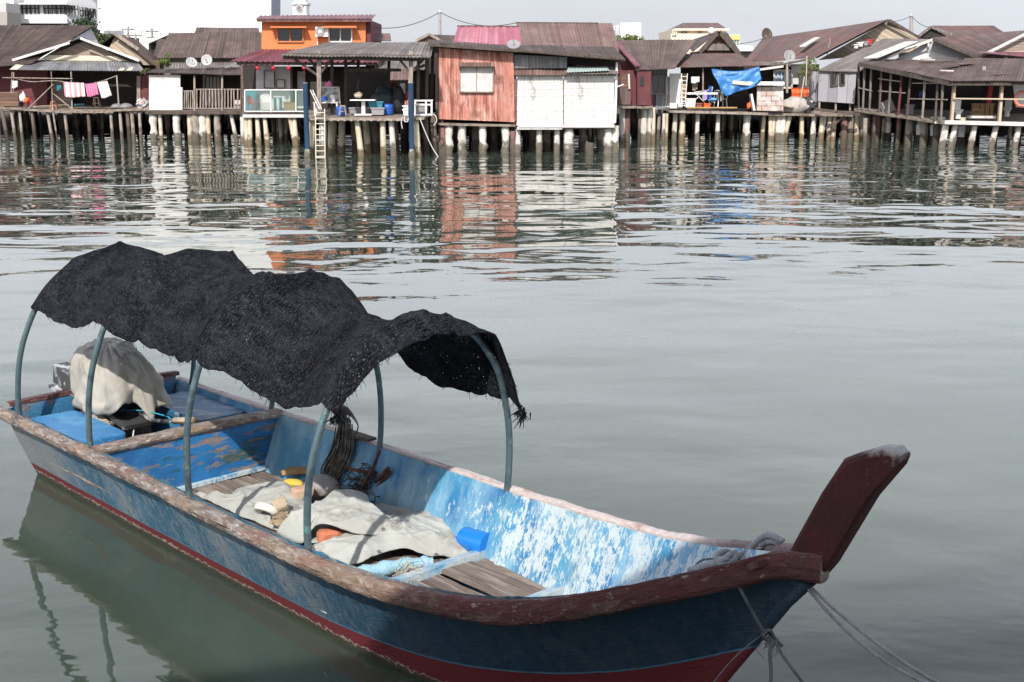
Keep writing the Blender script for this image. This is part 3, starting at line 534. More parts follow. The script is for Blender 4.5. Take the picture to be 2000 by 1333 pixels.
m_plw=mat('white_plastic',(.78,.78,.77),[((.55,.54,.52),4,.6,.72,I3,.4)],rough=.45)
m_blue=mat('blue_plastic',(.02,.10,.42),rough=.4); m_teal=mat('teal_plastic',(.03,.20,.26),rough=.5)
m_red=mat('red_plastic',(.55,.03,.05),rough=.45); m_pink=mat('pink_cloth',(.70,.22,.38),[((.62,.16,.32),3,.5,.6,I3,.6)],rough=.9)
m_org=mat('orange_netting',(.75,.14,.04),[((.45,.08,.03),5,.5,.6,I3,.8),((.8,.35,.2),20,.6,.7,I3,.7)],rough=.8)
m_wire=mat('black_cable',(.02,.02,.02),rough=.7)
m_wc=mat('white_cloth',(.74,.73,.71),[((.6,.58,.56),3,.5,.65,I3,.5)],rough=.95)
m_ylwood=mat('yellow_wood',(.45,.28,.12),[((.28,.15,.06),4,.5,.65,(1,1,.3),.7)],rough=.7)
m_greytub=mat('grey_tub',(.28,.27,.28),[((.16,.15,.15),3,.5,.65,I3,.6)],rough=.6)
def pilemat(name,c,c2,foul=(.05,.042,.032),top=.62):
    m=mat(name,c,[(c2,5,.46,.62,(1,1,.4),.75),((.10,.085,.07),11,.6,.72,I3,.6)],rough=.9,bump=(12,.03))
    n=m.node_tree.nodes;l=m.node_tree.links;b=n['Principled BSDF'];cur=b.inputs['Base Color'].links[0].from_socket
    ge=n.new('ShaderNodeNewGeometry');sx=n.new('ShaderNodeSeparateXYZ');l.new(ge.outputs['Position'],sx.inputs[0])
    t=n.new('ShaderNodeTexNoise');t.inputs['Scale'].default_value=3.5;t.inputs['Detail'].default_value=6;l.new(ge.outputs['Position'],t.inputs['Vector'])
    a=n.new('ShaderNodeMath');a.operation='MULTIPLY_ADD';a.inputs[1].default_value=-1.1;l.new(t.outputs['Fac'],a.inputs[0]);l.new(sx.outputs['Z'],a.inputs[2])
    r=n.new('ShaderNodeMapRange');r.inputs['From Min'].default_value=top-.62;r.inputs['From Max'].default_value=top-.40;r.inputs['To Min'].default_value=.92;r.inputs['To Max'].default_value=0;l.new(a.outputs[0],r.inputs[0])
    x=n.new('ShaderNodeMix');x.data_type='RGBA';l.new(r.outputs[0],x.inputs['Factor']);l.new(cur,x.inputs['A']);x.inputs['B'].default_value=(*foul,1);l.new(x.outputs['Result'],b.inputs['Base Color']);return m
m_pw=pilemat('white_concrete_pile',(.66,.62,.58),(.50,.46,.41),(.10,.085,.06),.42)
m_py=pilemat('ochre_concrete_pile',(.62,.55,.44),(.48,.37,.22),(.13,.095,.05),.36)
m_pd=pilemat('dark_timber_pile',(.16,.12,.095),(.08,.06,.05),(.04,.033,.027),.6)
m_pg=pilemat('grey_timber_pile',(.36,.31,.27),(.18,.14,.11),(.09,.075,.055),.5)
m_pb=pilemat('red_brown_pile',(.24,.13,.12),(.12,.07,.065),(.10,.08,.06),.5)
m_leaf=[mat('leaf_%d'%i,c,[((c[0]*.5,c[1]*.55,c[2]*.5),2,.45,.6,I3,.7)],rough=.7) for i,c in enumerate([(.05,.085,.02),(.12,.16,.03),(.03,.055,.018)])]
m_bark=mat('bark',(.14,.11,.08),[((.06,.05,.04),8,.5,.6,(1,1,.3),.7)],rough=.9)
# ---------------------------------------------------------------- builders in picture-measured world units
def a3(t): return at(*t)
def bx(name,m,par,px0,px1,pt,pb,Y,dep,**k):
    A=[at(px0,pb,Y),at(px1,pb,Y),at(px1,pt,Y),at(px0,pt,Y)]; d=Vector((0,dep,0))
    g=G(); g.hexa([A[0],A[1],A[1]+d,A[0]+d,A[3],A[2],A[2]+d,A[3]+d]); return g.build(name,m,par,**k)
def bm(name,m,par,p,q,w,h=None): return G().beam(a3(p),a3(q),w,h).build(name,m,par)
def bms(name,m,par,L,w,h=None):
    if name not in ('frame','door_batten','handlebar'):
        for p,q in L: bm(name,m,par,p,q,w,h)
        return
    g=G(); [g.beam(a3(p),a3(q),w,h) for p,q in L]; return g.build(name,m,par)
def sheet(name,m,par,c,pitch=.16,amp=.02,thick=.025,rag=.03,sag=0,seed=1,rows=1.75):
    p=[a3(t) for t in c]; W=((p[1]-p[0]).length+(p[2]-p[3]).length)/2; H=((p[3]-p[0]).length+(p[2]-p[1]).length)/2
    nu=min(420,max(4,int(W/pitch*4))) if pitch else 8; nv=max(3,min(14,int(H/.5)))
    nn=(p[1]-p[0]).cross(p[3]-p[0]).normalized()
    if nn.z<0 or (abs(nn.z)<.2 and nn.y>0): nn=-nn
    def fn(a,b):
        q=lerp(lerp(p[0],p[1],a),lerp(p[3],p[2],a),b); x=a*W; sh=math.floor(x/1.05)
        e=(mn.noise(Vector((sh*3.1+seed,0,0)))) if rag else 0
        if b==0: q=q+(p[0]-p[3]).normalized()*e*rag*2
        q=q+nn*((amp*math.sin(2*math.pi*x/pitch) if pitch else 0)+rag*.7*mn.noise(Vector((x*.35,b*H*.35,seed)))+.02*((b*H/rows)%1))
        if sag: q.z-=sag*math.sin(math.pi*a)*.9
        return q
    g=G(); g.grid(fn,nu,nv,lambda a,b:(a*W+seed*3.3,b*H),thick=thick); return g.build(name,m,par,sm=50 if pitch else 0 or False)
def panel(name,m,par,c,thick=.05,pitch=None,amp=.015):   # any flat wall polygon, 4 corners bl,br,tr,tl : uv in metres
    p=[a3(t) for t in c]; W=(p[1]-p[0]).length; H=(p[3]-p[0]).length
    nu=int(W/pitch*4) if pitch else 4
    def fn(a,b):
        q=lerp(lerp(p[0],p[1],a),lerp(p[3],p[2],a),b)
        return q+Vector((0,-amp*math.sin(2*math.pi*a*W/pitch) if pitch else 0,0))
    g=G(); g.grid(fn,nu,2,lambda a,b:(a*W,b*H),thick=thick,flip=False); return g.build(name,m,par,sm=50 if pitch else False)
def poly(name,m,par,c,dep=.08):
    return G().prism([a3(t) for t in c],(0,dep,0)).build(name,m,par)
def pile(par,px,pyt,Y,lean=0,r=.1,m=None,knob=0,seed=0,n=8,name='pile'):
    t=at(px,pyt,Y); b=Vector((t.x+lean,t.y+random.uniform(-.15,.15),-.5)); k=9 if knob else 4
    pts=[t.lerp(b,i/k) for i in range(k+1)]
    if knob:
        for q in pts[1:-1]: q.x+=random.uniform(-.02,.02)*knob
        rr=[r*(1+random.uniform(-.13,.13)*knob) for _ in pts]
    else: rr=[r*lerp(.92,1.05,i/k) for i in range(k+1)]
    zz=[i for i,q in enumerate(pts) if q.z<.5]
    for i in zz: rr[i]*=1.12
    g=G(); g.tube(pts,rr,n,jit=.12*knob,seed=seed); return g.build(name,m or m_pg,par,sm=60)
def row(par,pxs,pyt,Y,m,r=.1,knob=0,lean=0):
    for i,x in enumerate(pxs):
        y=pyt(x) if callable(pyt) else pyt; yy=Y(x) if callable(Y) else Y
        pile(par,x,y,yy,lean+random.uniform(-.08,.08),r*random.uniform(.85,1.15),m if not isinstance(m,(list,tuple)) else m[i%len(m)],knob,i)
def backrow(par,x0,x1,n,zt,Ys,m,r=.11):
    for i in range(int(n*.75)):
        Y=random.choice(Ys)+1.1; px=random.uniform(x0,x1); p=at(px,200,Y); t=Vector((p.x,p.y,zt)); b=Vector((p.x+random.uniform(-.15,.15),p.y,-.5))
        g=G(); g.tube([t,t.lerp(b,.5),b],[r*random.uniform(.7,1.25)]*3,7); g.build('pile',random.choice(m),par,sm=60)
def deck(par,c,thick=.12,m=None,name='deck'):
    p=[a3(t) for t in c]   # fl, fr, br, bl  top corners
    def fn(a,b): q=lerp(lerp(p[0],p[1],a),lerp(p[3],p[2],a),b); q.z+=.02*nz1(q.x*2,q.y,3); return q
    g=G(); g.grid(fn,int((p[1]-p[0]).length/.25)+2,8,lambda a,b:(a*8,b*4),thick=thick); return g.build(name,m or m_deck,par)
def house(name,px,Y,label,cat='house',group=None):
    p=at(px,200,Y); return thing(name,(p.x,p.y,0),label,cat,group)
def window(par,px0,px1,pt,pb,Y,frame,glass,fw=.06,nm=1,name='window',dep=.08):
    A=[(px0,pb,Y),(px1,pb,Y),(px1,pt,Y),(px0,pt,Y)]; g=G()
    P_=[a3(t) for t in A]; d=Vector((0,-.03,0))
    for i in range(4): g.beam(P_[i]+d,P_[(i+1)%4]+d,fw,dep,up=(0,1,0))
    for k in range(1,nm+1):
        f=k/(nm+1); g.beam(P_[0].lerp(P_[1],f)+d,P_[3].lerp(P_[2],f)+d,fw*.7,dep*.8,up=(0,1,0))
    o=g.build(name,frame,par); g=G(); g.hexa([P_[0]+Vector((0,.01,0)),P_[1]+Vector((0,.01,0)),P_[1]+Vector((0,.04,0)),P_[0]+Vector((0,.04,0)),P_[3]+Vector((0,.01,0)),P_[2]+Vector((0,.01,0)),P_[2]+Vector((0,.04,0)),P_[3]+Vector((0,.04,0))]); g.build('pane',glass,o); return o
def railing(par,px0,px1,pt,pb,Y,m,nb,w=.05,topw=.07,rag=0,name='railing'):
    g=G(); g.beam(at(px0,pt,Y),at(px1,pt,Y),topw,.05); g.beam(at(px0,pb,Y),at(px1,pb,Y),topw*.8,.05)
    for i in range(nb):
        x=lerp(px0,px1,(i+.5)/nb)+random.uniform(-1,1)*rag; g.beam(at(x,pb,Y),at(x+random.uniform(-1.5,1.5)*rag,pt-2*rag,Y-.05),w,.03)
    return g.build(name,m,par)
# ---------------------------------------------------------------- ground behind
mudm=mat('shore_mud',(.07,.06,.048),[((.035,.03,.025),.8,.45,.6,I3,.8),((.13,.115,.10),3,.6,.7,I3,.6)],rough=.85,bump=(2,.15))
g=G(); 
def shore(a,b):
    x=lerp(-260,260,a); y=lerp(80,1600,b**3); z=-.6+min(1.5,(y-80)*.17)+.12*nz1(x*.3,y*.3); return Vector((x,y,z))
g.grid(shore,120,30); meta(g.build('shore_ground',mudm,origin=(0,0,0)),kind='structure')
# ================================================================ houses, left to right
# --- H0: long dark roofed house at the far left
H=house('stilt_house',60,78,'long stilt house at far left with wide dark brown roof below the white flats','house','stilt houses along the far bank')
sheet('roof',m_dbrown,H,[(-130,140,74),(60,125,74.5),(183,50,81),(-130,50,81)],seed=2)
sheet('roof',m_dbrown,H,[(183,51,81),(215,88,82),(215,88,86),(183,51,88)],seed=3,pitch=0)
poly('gable',m_lav,H,[(75,118,75.2),(205,112,81.5),(178,56,81.2)],.1)
bx('wall',m_mwall,H,-130,92,118,210,76,7)
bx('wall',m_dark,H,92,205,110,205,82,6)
deck(H,[(-130,213,73),(40,212,73.2),(40,206,80),(-130,206,80)])
bx('floor',m_deck,H,-130,40,206,210,79.9,14)  # floor run far back to keep the piles beneath dark
row(H,[-90,-60,-30,-8,4],215,73.2,[m_pg,m_pd,m_pw],.12,lean=.1)
backrow(H,-120,60,26,1.55,(75,76.5,78,80),[m_pd,m_pd,m_pg])
# --- H1: wooden porch house with awning and washing line
H=house('stilt_house',150,76,'wooden stilt house with grey corrugated awning and washing on its porch','house','stilt houses along the far bank')
poly('gable',m_board,H,[(78,117,76),(252,119,76),(165,80,76)],.12)
poly('gable_board',m_cream,H,[(76,118,75.85),(248,120,75.85),(226,110,75.85),(98,108,75.85)],.1)
sheet('roof',m_dbrown,H,[(22,121,75.2),(24,117,82),(163,76,82),(163,74,75.2)],seed=5,pitch=0)
sheet('roof',m_dbrown,H,[(276,122,75.2),(163,74,75.2),(163,76,82),(276,121,82)],seed=6,pitch=0)
bms('bargeboard',m_offw,H,[((24,118,75),(136,84,75)),((157,75,75),(272,119,75))],.05,.14)
sheet('awning',m_grey,H,[(18,136,73.4),(282,139,73.4),(268,121,75.7),(42,119,75.7)],seed=7)
bms('loose_batten',m_cream,H,[((24,136,73.3),(46,119,75.6)),((30,136,73.3),(52,120,75.6)),((236,138,73.3),(250,125,75.6)),((252,138,73.3),(266,124,75.6))],.28,.03)
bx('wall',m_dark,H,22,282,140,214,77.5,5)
panel('plank_wall',m_board,H,[(54,209,76.6),(140,208,76.6),(140,160,76.6),(54,158,76.6)],.08)
bx('wall',m_brownboard,H,0,36,180,208,75.5,.1)
panel('door',m_mwall,H,[(273,205,74.6),(290,205,74.6),(290,148,74.6),(273,148,74.6)])
bx('door_frame',m_post,H,267,274,149,205,74.5,.1)
deck(H,[(0,214,73.3),(292,216,73.3),(292,206,77.5),(0,206,77.5)],.1)
bms('deck_edge',m_deck,H,[((0,211,73.2),(120,219,73.2)),((120,219,73.2),(222,219,73.2)),((222,216,73.2),(292,214,73.2))],.14,.12)
for x0,y0,x1,y1,r in ((100,137,103,212,.05),(139,139,141,212,.07),(228,148,232,203,.07),(24,140,22,183,.06),(27,141,26,184,.05)): bm('post',m_post,H,(x0,y0,73.5),(x1,y1,73.5),r)
bms('brace',m_post,H,[((5,152,73.4),(142,154,73.4)),((104,165,73.4),(46,221,73.4)),((104,183,73.4),(146,217,73.4))],.05)
G().tube([at(102,210,73.2),at(113,272,73.2)-Vector((0,0,.4))],.05,7).build('post',m_pg,H,sm=True)
row(H,[22,38,62,92,126,172,216,234,248,257,272],216,73.4,[m_pg,m_pg,m_pd],.1,lean=.12)
backrow(H,10,285,52,1.5,(74.6,75.6,77,79,81),[m_pd,m_pd,m_pd,m_pg])
# --- H2: wooden gable behind
H=house('stilt_house',255,80,'small house with tan plank gable and brown roof between two porches','house','stilt houses along the far bank')
poly('gable',m_tan,H,[(200,124,79),(300,128,79),(224,70,79)],.12)
sheet('roof',m_brown,H,[(300,128,78.6),(318,124,86),(268,80,86),(224,66,78.6)],seed=8)
sheet('roof',m_dbrown,H,[(190,92,78.7),(224,66,78.6),(268,80,86),(235,92,86)],seed=9,pitch=0)
bms('bargeboard',m_post,H,[((224,66,78.5),(270,97,78.5))],.06,.2)
bx('wall',m_brownboard,H,200,312,118,210,79.6,5)
# --- H3: white panel wall and balustraded porch under a grey brown roof
H=house('stilt_house',380,73,'stilt house with blank white panel beside a timber baluster porch, two dishes on its roof','house','stilt houses along the far bank')
sheet('roof',m_brown,H,[(305,113,76),(513,113,76),(513,63,81),(330,65,81)],seed=10,pitch=.2)
sheet('roof',m_brown,H,[(380,66,82),(508,66,82),(505,55,84),(384,54,84)],seed=11,pitch=.2)
bx('wall',m_greyb,H,320,505,113,150,76.6,5)
sheet('roof',m_greyb,H,[(322,136,74.6),(470,136,74.6),(470,121,76.4),(322,122,76.4)],seed=12)
sheet('porch_roof',m_dbrown,H,[(284,142,72.0),(472,146,72.0),(472,132,74.7),(300,136,74.7)],seed=13,rag=.06)
bms('loose_sheet',m_grey,H,[((400,134,74),(455,126,74.3)),((440,133,73.6),(462,124,74.0))],.3,.03)
bx('wall',m_offw,H,291,352,147,171,72.3,.1); bx('wall',m_white,H,291,356,171,215,72.25,.14)
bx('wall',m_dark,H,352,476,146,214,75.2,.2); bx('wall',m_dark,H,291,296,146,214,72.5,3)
bx('door',m_offw,H,396,436,148,208,75,.1); window(H,402,430,150,176,74.9,m_dpost,m_offw,.05,3)
bx('fence_board',m_offw,H,456,474,196,212,73.4,.08)
railing(H,354,378,178,212,72.4,m_post,6,.06,rag=.5)
railing(H,382,473,175,212,72.3,m_post,15,.07,rag=.8)
for x in (380,434,472): bm('post',m_post,H,(x,148,72.3),(x,216,72.3),.1)
deck(H,[(286,216,72),(480,217,72),(480,208,76),(286,208,76)],.1)
bms('deck_edge',m_dpost,H,[((288,220,71.9),(480,220,71.9))],.12,.2)
for x,r,kb,mm in ((298,.2,1.4,m_pw),(312,.11,.4,m_py),(344,.2,1.5,m_pw),(369,.13,.3,m_py),(380,.24,1.2,m_pg),(395,.2,1.4,m_pw),(406,.12,.3,m_py),(424,.19,1.3,m_pg),(474,.16,1,m_pw)): pile(H,x,222,72.2,0,r,mm,kb,int(x))
pile(H,451,222,72.2,.3,.12,m_pw,0,3)
backrow(H,290,480,34,1.5,(73.5,75,77,79),[m_pd,m_pd,m_pg,m_pw])
# --- H4: orange two storey house
H=house('stilt_house',600,72,'two storey orange house with maroon metal roofs and air conditioner on stilts','house','stilt houses along the far bank')
bx('upper_wall',m_orange,H,511,714,38,100,72,6)
bx('side_wall',m_mwall,H,714,724,40,140,72.2,6)
sheet('roof',m_maroon,H,[(499,38,71.4),(728,37,71.4),(734,29,75),(508,31,75)],seed=14,pitch=.25,amp=.035,rag=0)
bx('fascia',m_redb,H,501,726,37,43,71.45,.1)
for (x0,x1,nm,fm) in ((542,592,1,m_orange),(643,687,1,m_metalw)):
    window(H,x0,x1,55,82,71.95,fm,m_glass,.07,nm)
sheet('window_awning',m_orange,H,[(527,54,71.2),(599,54,71.2),(597,51,71.9),(529,51,71.9)],pitch=0,rag=0,seed=1)
sheet('window_awning',m_orange,H,[(630,54,71.2),(697,54,71.2),(695,50,71.9),(632,50,71.9)],pitch=0,rag=0,seed=1)
ac=bx('air_conditioner',m_metalw,H,616,641,53,72,71.5,.45)
g=G(); c=at(625,62,71.48); g.tube([c,c-Vector((0,.03,0))],.26,20); g.build('fan_grille',m_greytub,ac)
g=G(); c=at(625,62,71.43); g.tube([c,c-Vector((0,.02,0))],.1,16); g.build('fan_hub',m_metalw,ac)
bm('pipe',m_metalw,H,(621,72,71.9),(620,90,71.9),.05)
sheet('lower_roof',m_maroon,H,[(448,120,68.6),(740,122,68.6),(720,97,72),(512,97,72)],seed=15,pitch=.25,amp=.035,rag=0)
bx('fascia',m_redb,H,462,735,121,128,68.8,.1)
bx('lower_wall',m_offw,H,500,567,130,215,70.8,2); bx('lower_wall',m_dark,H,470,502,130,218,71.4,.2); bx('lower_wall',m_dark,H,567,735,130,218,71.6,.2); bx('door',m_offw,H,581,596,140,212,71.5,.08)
bx('side_wall',m_dark,H,735,745,100,222,70,5)
window(H,516,536,139,172,70.7,m_dpost,m_offw,.025,0,'shutter'); window(H,540,556,156,172,70.7,m_dpost,m_offw,.025,0,'shutter')
bx('barrel_screen',m_teal,H,476,503,178,215,70.4,.1)
deck(H,[(475,224,68.4),(602,223,68.4),(602,214,73),(475,214,73)],.1,m_redb)
bx('deck_beam',m_offw,H,474,604,224,230,68.3,.25)
bm('post',m_redb,H,(472,128,68.5),(476,230,68.5),.12)
g=G()
for p,q in (((478,176,68.4),(600,176,68.4)),((478,218,68.4),(600,218,68.4)),((478,176,68.4),(478,218,68.4)),((529,176,68.4),(529,220,68.4)),((578,176,68.4),(578,219,68.4)),((600,176,68.4),(600,219,68.4))): g.beam(a3(p),a3(q),.055)
fo=g.build('mesh_fence',m_metalw,H)
g=G()
for i in range(-8,34):
    for sg in (1,-1):
        x0=478+i*5; y0,y1=(177,217) if sg>0 else (217,177); x1=x0+34
        a_,b_=max(x0,479),min(x1,599)
        if b_-a_<3: continue
        ya=lerp(y0,y1,(a_-x0)/34); yb=lerp(y0,y1,(b_-x0)/34); g.beam(at(a_,ya,68.42),at(b_,yb,68.42),.018)
g.build('wire_mesh',mat('green_wire',(.20,.33,.28),rough=.6),fo)
for x,ln in ((480,0),(488,-.05),(502,.1),(517,.15),(566,.35),(575,.1)): pile(H,x,230,68.6,ln,.13,m_py,0,x)
backrow(H,480,605,22,1.4,(69.8,71,73,75),[m_pd,m_py,m_pg])
for k,(x,) in enumerate(((503,),(534,),(564,),(594,))):
    c=at(x,133,68.9); lt=thing('paper_lantern',c,('leftmost red paper lantern hanging under the maroon porch roof','second red paper lantern from the left under the maroon porch roof','third red paper lantern from the left under the maroon porch roof','rightmost red paper lantern under the maroon porch roof, near the shed')[k],'lantern','red lanterns under the porch roof')
    G().blob(c,(.12,.12,.10),k,0,nu=12,nv=8).build('shade',m_red,lt,sm=True); G().tube([c+Vector((0,0,.09)),c+Vector((0,0,.22))],.012,5).build('cord',m_wire,lt); G().tube([c-Vector((0,0,.09)),c-Vector((0,0,.2))],.02,5).build('tassel',m_red,lt)
# --- H5: open work shed on the water
H=house('work_shed',720,60,'open timber work shed with corrugated roof on piles, front of the orange house','shed')
sheet('roof',m_greyb,H,[(547,108,58.4),(842,112,58.4),(848,82,63.5),(640,83,63.5)],seed=16,rag=.08,pitch=.15,amp=.025)
bm('front_beam',m_dpost,H,(550,110,58.8),(826,114,58.8),.12,.28); bm('rear_beam',m_dpost,H,(640,100,62.5),(846,100,62.5),.1,.2)
for x,Y in ((623,59),(803,59),(818,60.5),(835,61),(845,62.5),(675,62.5),(648,61.5),(700,62.5),(760,62.5)):
    bm('post',m_post if x in (623,803) else m_dpost,H,(x,100,Y),(x+(1 if x<700 else -2),226,Y),.19 if Y<60 else .14)
bms('brace',m_dpost,H,[((624,150,59),(570,112,59)),((624,145,59),(652,112,59)),((802,142,59),(776,112,59)),((803,140,59),(828,128,61)),((624,140,59),(600,112,60.5)),((676,128,62),(712,106,62)),((804,140,59),(832,112,59))],.1)
bx('inner_roof',m_dpost,H,678,775,134,140,61.5,2.5)
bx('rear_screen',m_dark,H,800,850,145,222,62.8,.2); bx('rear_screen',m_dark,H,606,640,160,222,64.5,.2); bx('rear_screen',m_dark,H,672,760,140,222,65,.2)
deck(H,[(600,232,58.5),(828,230,58.5),(852,214,64.5),(600,216,64.5)],.1)
bms('deck_edge',m_post,H,[((600,233,58.4),(806,234,58.4)),((806,234,58.4),(852,222,61.5))],.1,.1)
bms('joist_end',m_post,H,[((x,235,58.35),(x,231,60)) for x in range(634,800,13)],.1)
for x,ln,mm in ((697,.22,m_py),(747,.02,m_py),(764,.1,m_pw),(812,.12,m_py),(808,0,m_pw),(628,.0,m_pw),(612,-.25,m_py)): pile(H,x,234,58.8,ln,.14,mm,0,x)
for x,ln in ((648,-.1),(668,-.1),(690,.1),(712,.2),(730,.1),(770,.1),(830,.1),(845,.1)): pile(H,x,226,60.8,ln,.16,m_pd if x%4 else m_py,.3,x)
backrow(H,605,850,32,1.35,(62,63.5,65,67),[m_pd,m_pg])
# --- H6: salmon corrugated house and white block wall
H=house('stilt_house',1030,64,'salmon pink corrugated house joined to a white block wall under a large brown roof','house','stilt houses along the far bank')
Y6=60.8
panel('corrugated_wall',m_salmon,H,[(857,233,Y6),(1006,239,Y6),(1002,104,Y6),(857,94,Y6)],.06,.13,.018)
bx('side_wall',m_dark,H,855,859,98,232,Y6+.1,6)
window(H,898,963,131,180,Y6-.1,m_post,m_offw,.05,1)
sheet('window_awning',m_mauve,H,[(895,130,Y6-.45),(966,130,Y6-.45),(965,122,Y6-.05),(896,123,Y6-.05)],seed=18,thick=.02)
sheet('roof',m_dbrown,H,[(838,86,Y6-.6),(1222,118,Y6-.6),(1196,90,66),(838,78,66)],seed=19,rag=.06)
bms('roof_edge',m_dpost,H,[((838,88,Y6-.55),(1140,109,Y6-.55)),((1130,106,Y6-.5),(1220,119,Y6-.5))],.1,.12)
sheet('pink_roof',m_pinkr,H,[(884,86,63.4),(1021,100,63.4),(1014,53,68),(894,52,68)],seed=20,pitch=.35,amp=.03,rag=0)
sheet('upper_roof',m_mauve,H,[(1021,92,64),(1212,112,64),(1196,46,70),(1008,45,70)],seed=21,pitch=.17)
bm('ridge_cap',m_dbrown,H,(1008,45,70),(1168,46,70),.22,.08); bm('ridge_cap',m_dbrown,H,(893,51.5,68),(1014,52.5,68),.2,.08)
panel('grey_panel',m_grey,H,[(1004,134,Y6+.2),(1107,134,Y6+.2),(1107,112,Y6+.2),(1003,107,Y6+.2)],.05,.13,.015)
sheet('lower_awning',m_mauve,H,[(1003,147,Y6-.3),(1108,147,Y6-.3),(1108,137,Y6+.3),(1003,136,Y6+.3)],seed=22)
sheet('lower_awning',m_greyb,H,[(1104,145,Y6-.5),(1208,144,Y6-.5),(1206,132,Y6+.3),(1110,131,Y6+.3)],seed=23,rag=.08)
sheet('patch_sheet',mat('pale_green_sheet',(.42,.52,.50),[((.25,.3,.3),4,.55,.65,I3,.6)],rough=.5),H,[(1106,141,Y6-.55),(1190,137,Y6-.5),(1186,131,Y6+.2),(1110,132,Y6+.2)],seed=24,pitch=.13)
panel('eave_board',m_dark,H,[(857,102,Y6+.12),(1204,134,Y6+1.0),(1204,114,Y6+1.0),(857,84,Y6+.12)]); bx('rear_wall',m_dark,H,1000,1210,112,150,Y6+1.2,5); bx('rear_wall',m_mwall,H,862,1000,110,236,Y6+.5,5)
panel('patch_wall',m_maroon,H,[(1125,130,Y6+.9),(1150,130,Y6+.9),(1149,118,Y6+.9),(1125,117,Y6+.9)])
panel('block_wall',m_block,H,[(1009,246,Y6),(1100,246,Y6),(1099,147,Y6),(1011,147,Y6)],.16)
panel('block_wall',m_block,H,[(1101.5,244,Y6-.02),(1198,245,Y6-.02),(1200,148,Y6-.02),(1101.5,147,Y6-.02)],.16)
bx('side_wall',m_block,H,1196,1200,147,244,Y6+.16,6)
bm('corner_post',m_metalw,H,(1205,122,Y6-.1),(1201,240,Y6-.1),.1)
bm('roof_bracket',m_metalw,H,(1205,170,Y6-.3),(1218,165,Y6-.3),.05)
bm('corner_trim',m_redb,H,(1006,147,Y6-.05),(1007,236,Y6-.05),.12,.05)
deck(H,[(855,241,Y6-.1),(1007,244,Y6-.1),(1007,228,67),(855,226,67)],.1); deck(H,[(1009,248.5,Y6-.1),(1202,247.5,Y6-.1),(1202,232,67),(1009,232,67)],.1)
bms('deck_edge',m_offw,H,[((1010,251,Y6-.15),(1098,251,Y6-.15)),((1012,247,Y6-.2),(1200,247,Y6-.2))],.08,.12)
for x,w_,mm,kb,yt in ((864,.20,m_pb,.6,248),(876,.19,m_pw,1,244),(902,.2,m_pw,1.3,244),(943,.19,m_pw,1.3,244),(987,.19,m_pw,1.2,244),(1003,.17,m_pb,.5,256),(1011,.14,m_pw,.1,252),(1053,.14,m_pw,.1,252),(1088,.14,m_pw,.1,252),(1111,.21,m_pw,1.4,248),(1152,.19,m_pg,1.3,280),(1188,.22,m_pw,1.3,248),(1202,.19,m_pw,1,246)): pile(H,x,yt,Y6+.25,0,w_,mm,kb,int(x))
for x in (864,1005): bm('post',m_mwall,H,(x,236,Y6+.1),(x,250,Y6+.2),.1)
for x,mm in ((928,m_pg),(1040,m_pg),(1068,m_pg),(1100,m_pd),(1138,m_pg),(1172,m_pg),(965,m_pd),(890,m_pd)): pile(H,x,240,63,0,.18,mm,.8,x)
backrow(H,862,1205,40,1.2,(64.5,66,67.5,69),[m_pd,m_pg,m_pd])
# --- H7: recessed dark red house
H=house('stilt_house',1270,74,'narrow dark red house set back in the shade between block wall and blue tarp house','house','stilt houses along the far bank')
sheet('roof',m_brown,H,[(1243,137,71.5),(1318,134,71.5),(1362,78,79),(1202,79,79)],seed=25)
bx('rear_wall',m_mwall,H,1196,1262,81,140,79.4,4); bm('bargeboard',m_maroon,H,(1203,82,76),(1246,130,71.6),.3,.08)
panel('patch_wall',m_redb,H,[(1208,205,71.5),(1232,205,71.5),(1232,172,71.5),(1208,172,71.5)],.05,.13)
bx('wall',m_mwall,H,1206,1245,138,206,72.5,.1); bx('wall',m_mwall,H,1245,1272,137,206,71.6,5); bx('window',m_glass,H,1251,1258,150,168,71.55,.08); bx('door',m_brownboard,H,1213,1226,144,174,72.4,.1)
bm('post',m_offw,H,(1228,145,71.4),(1229,174,71.4),.1)
deck(H,[(1205,208,71.2),(1275,208,71.2),(1275,202,78),(1205,202,78)],.12)
for x,mm,w_,kb in ((1216,m_pw,.18,.8),(1226,m_pb,.16,.5),(1250,m_pd,.1,0),(1258,m_pw,.2,1.4),(1265,m_pg,.13,.5),(1268,m_pw,.17,1.3),(1277,m_py,.11,0)): pile(H,x,210,72,0,w_,mm,kb,x)
backrow(H,1206,1290,26,1.7,(73.5,75,77,79),[m_pd,m_pd,m_pg])
# --- H8: blue tarpaulin house
H=house('stilt_house',1390,76,'stilt house with brown lean-to roof and cluttered porch behind a blue tarpaulin','house','stilt houses along the far bank')
sheet('roof',m_redb,H,[(1304,132,73.0),(1486,128,73.0),(1440,105,78.5),(1264,106,78.5)],seed=26)
panel('siding',m_siding,H,[(1270,149,74.2),(1303,149,74.2),(1303,134,73.4),(1270,113,74.2)],.06,.2)
bx('wall',m_dark,H,1270,1304,148,186,75,.2); window(H,1272,1302,148,184,74.2,m_post,m_glass,.09,1)
panel('lower_panel',m_maroon,H,[(1270,215,74.1),(1280,215,74.1),(1281,186,74.1),(1270,186,74.1)]); panel('lower_panel',m_grey,H,[(1279,216,74),(1302,212,74),(1306,186,74),(1281,186,74)],.05,.13)
bx('wall',m_white,H,1308,1333,144,212,73.8,.15); bx('wall',m_offw,H,1300,1309,150,210,74,2)
bx('wall',m_dark,H,1330,1480,130,212,77.5,.2); bx('door',m_ylwood,H,1323,1341,144,200,74.2,.08)
for x in (1373,1408): bm('post',m_post,H,(x,132,73.4),(x,198,73.4),.08)
bx('white_rail',m_white,H,1342,1402,181,185,73.3,.08)
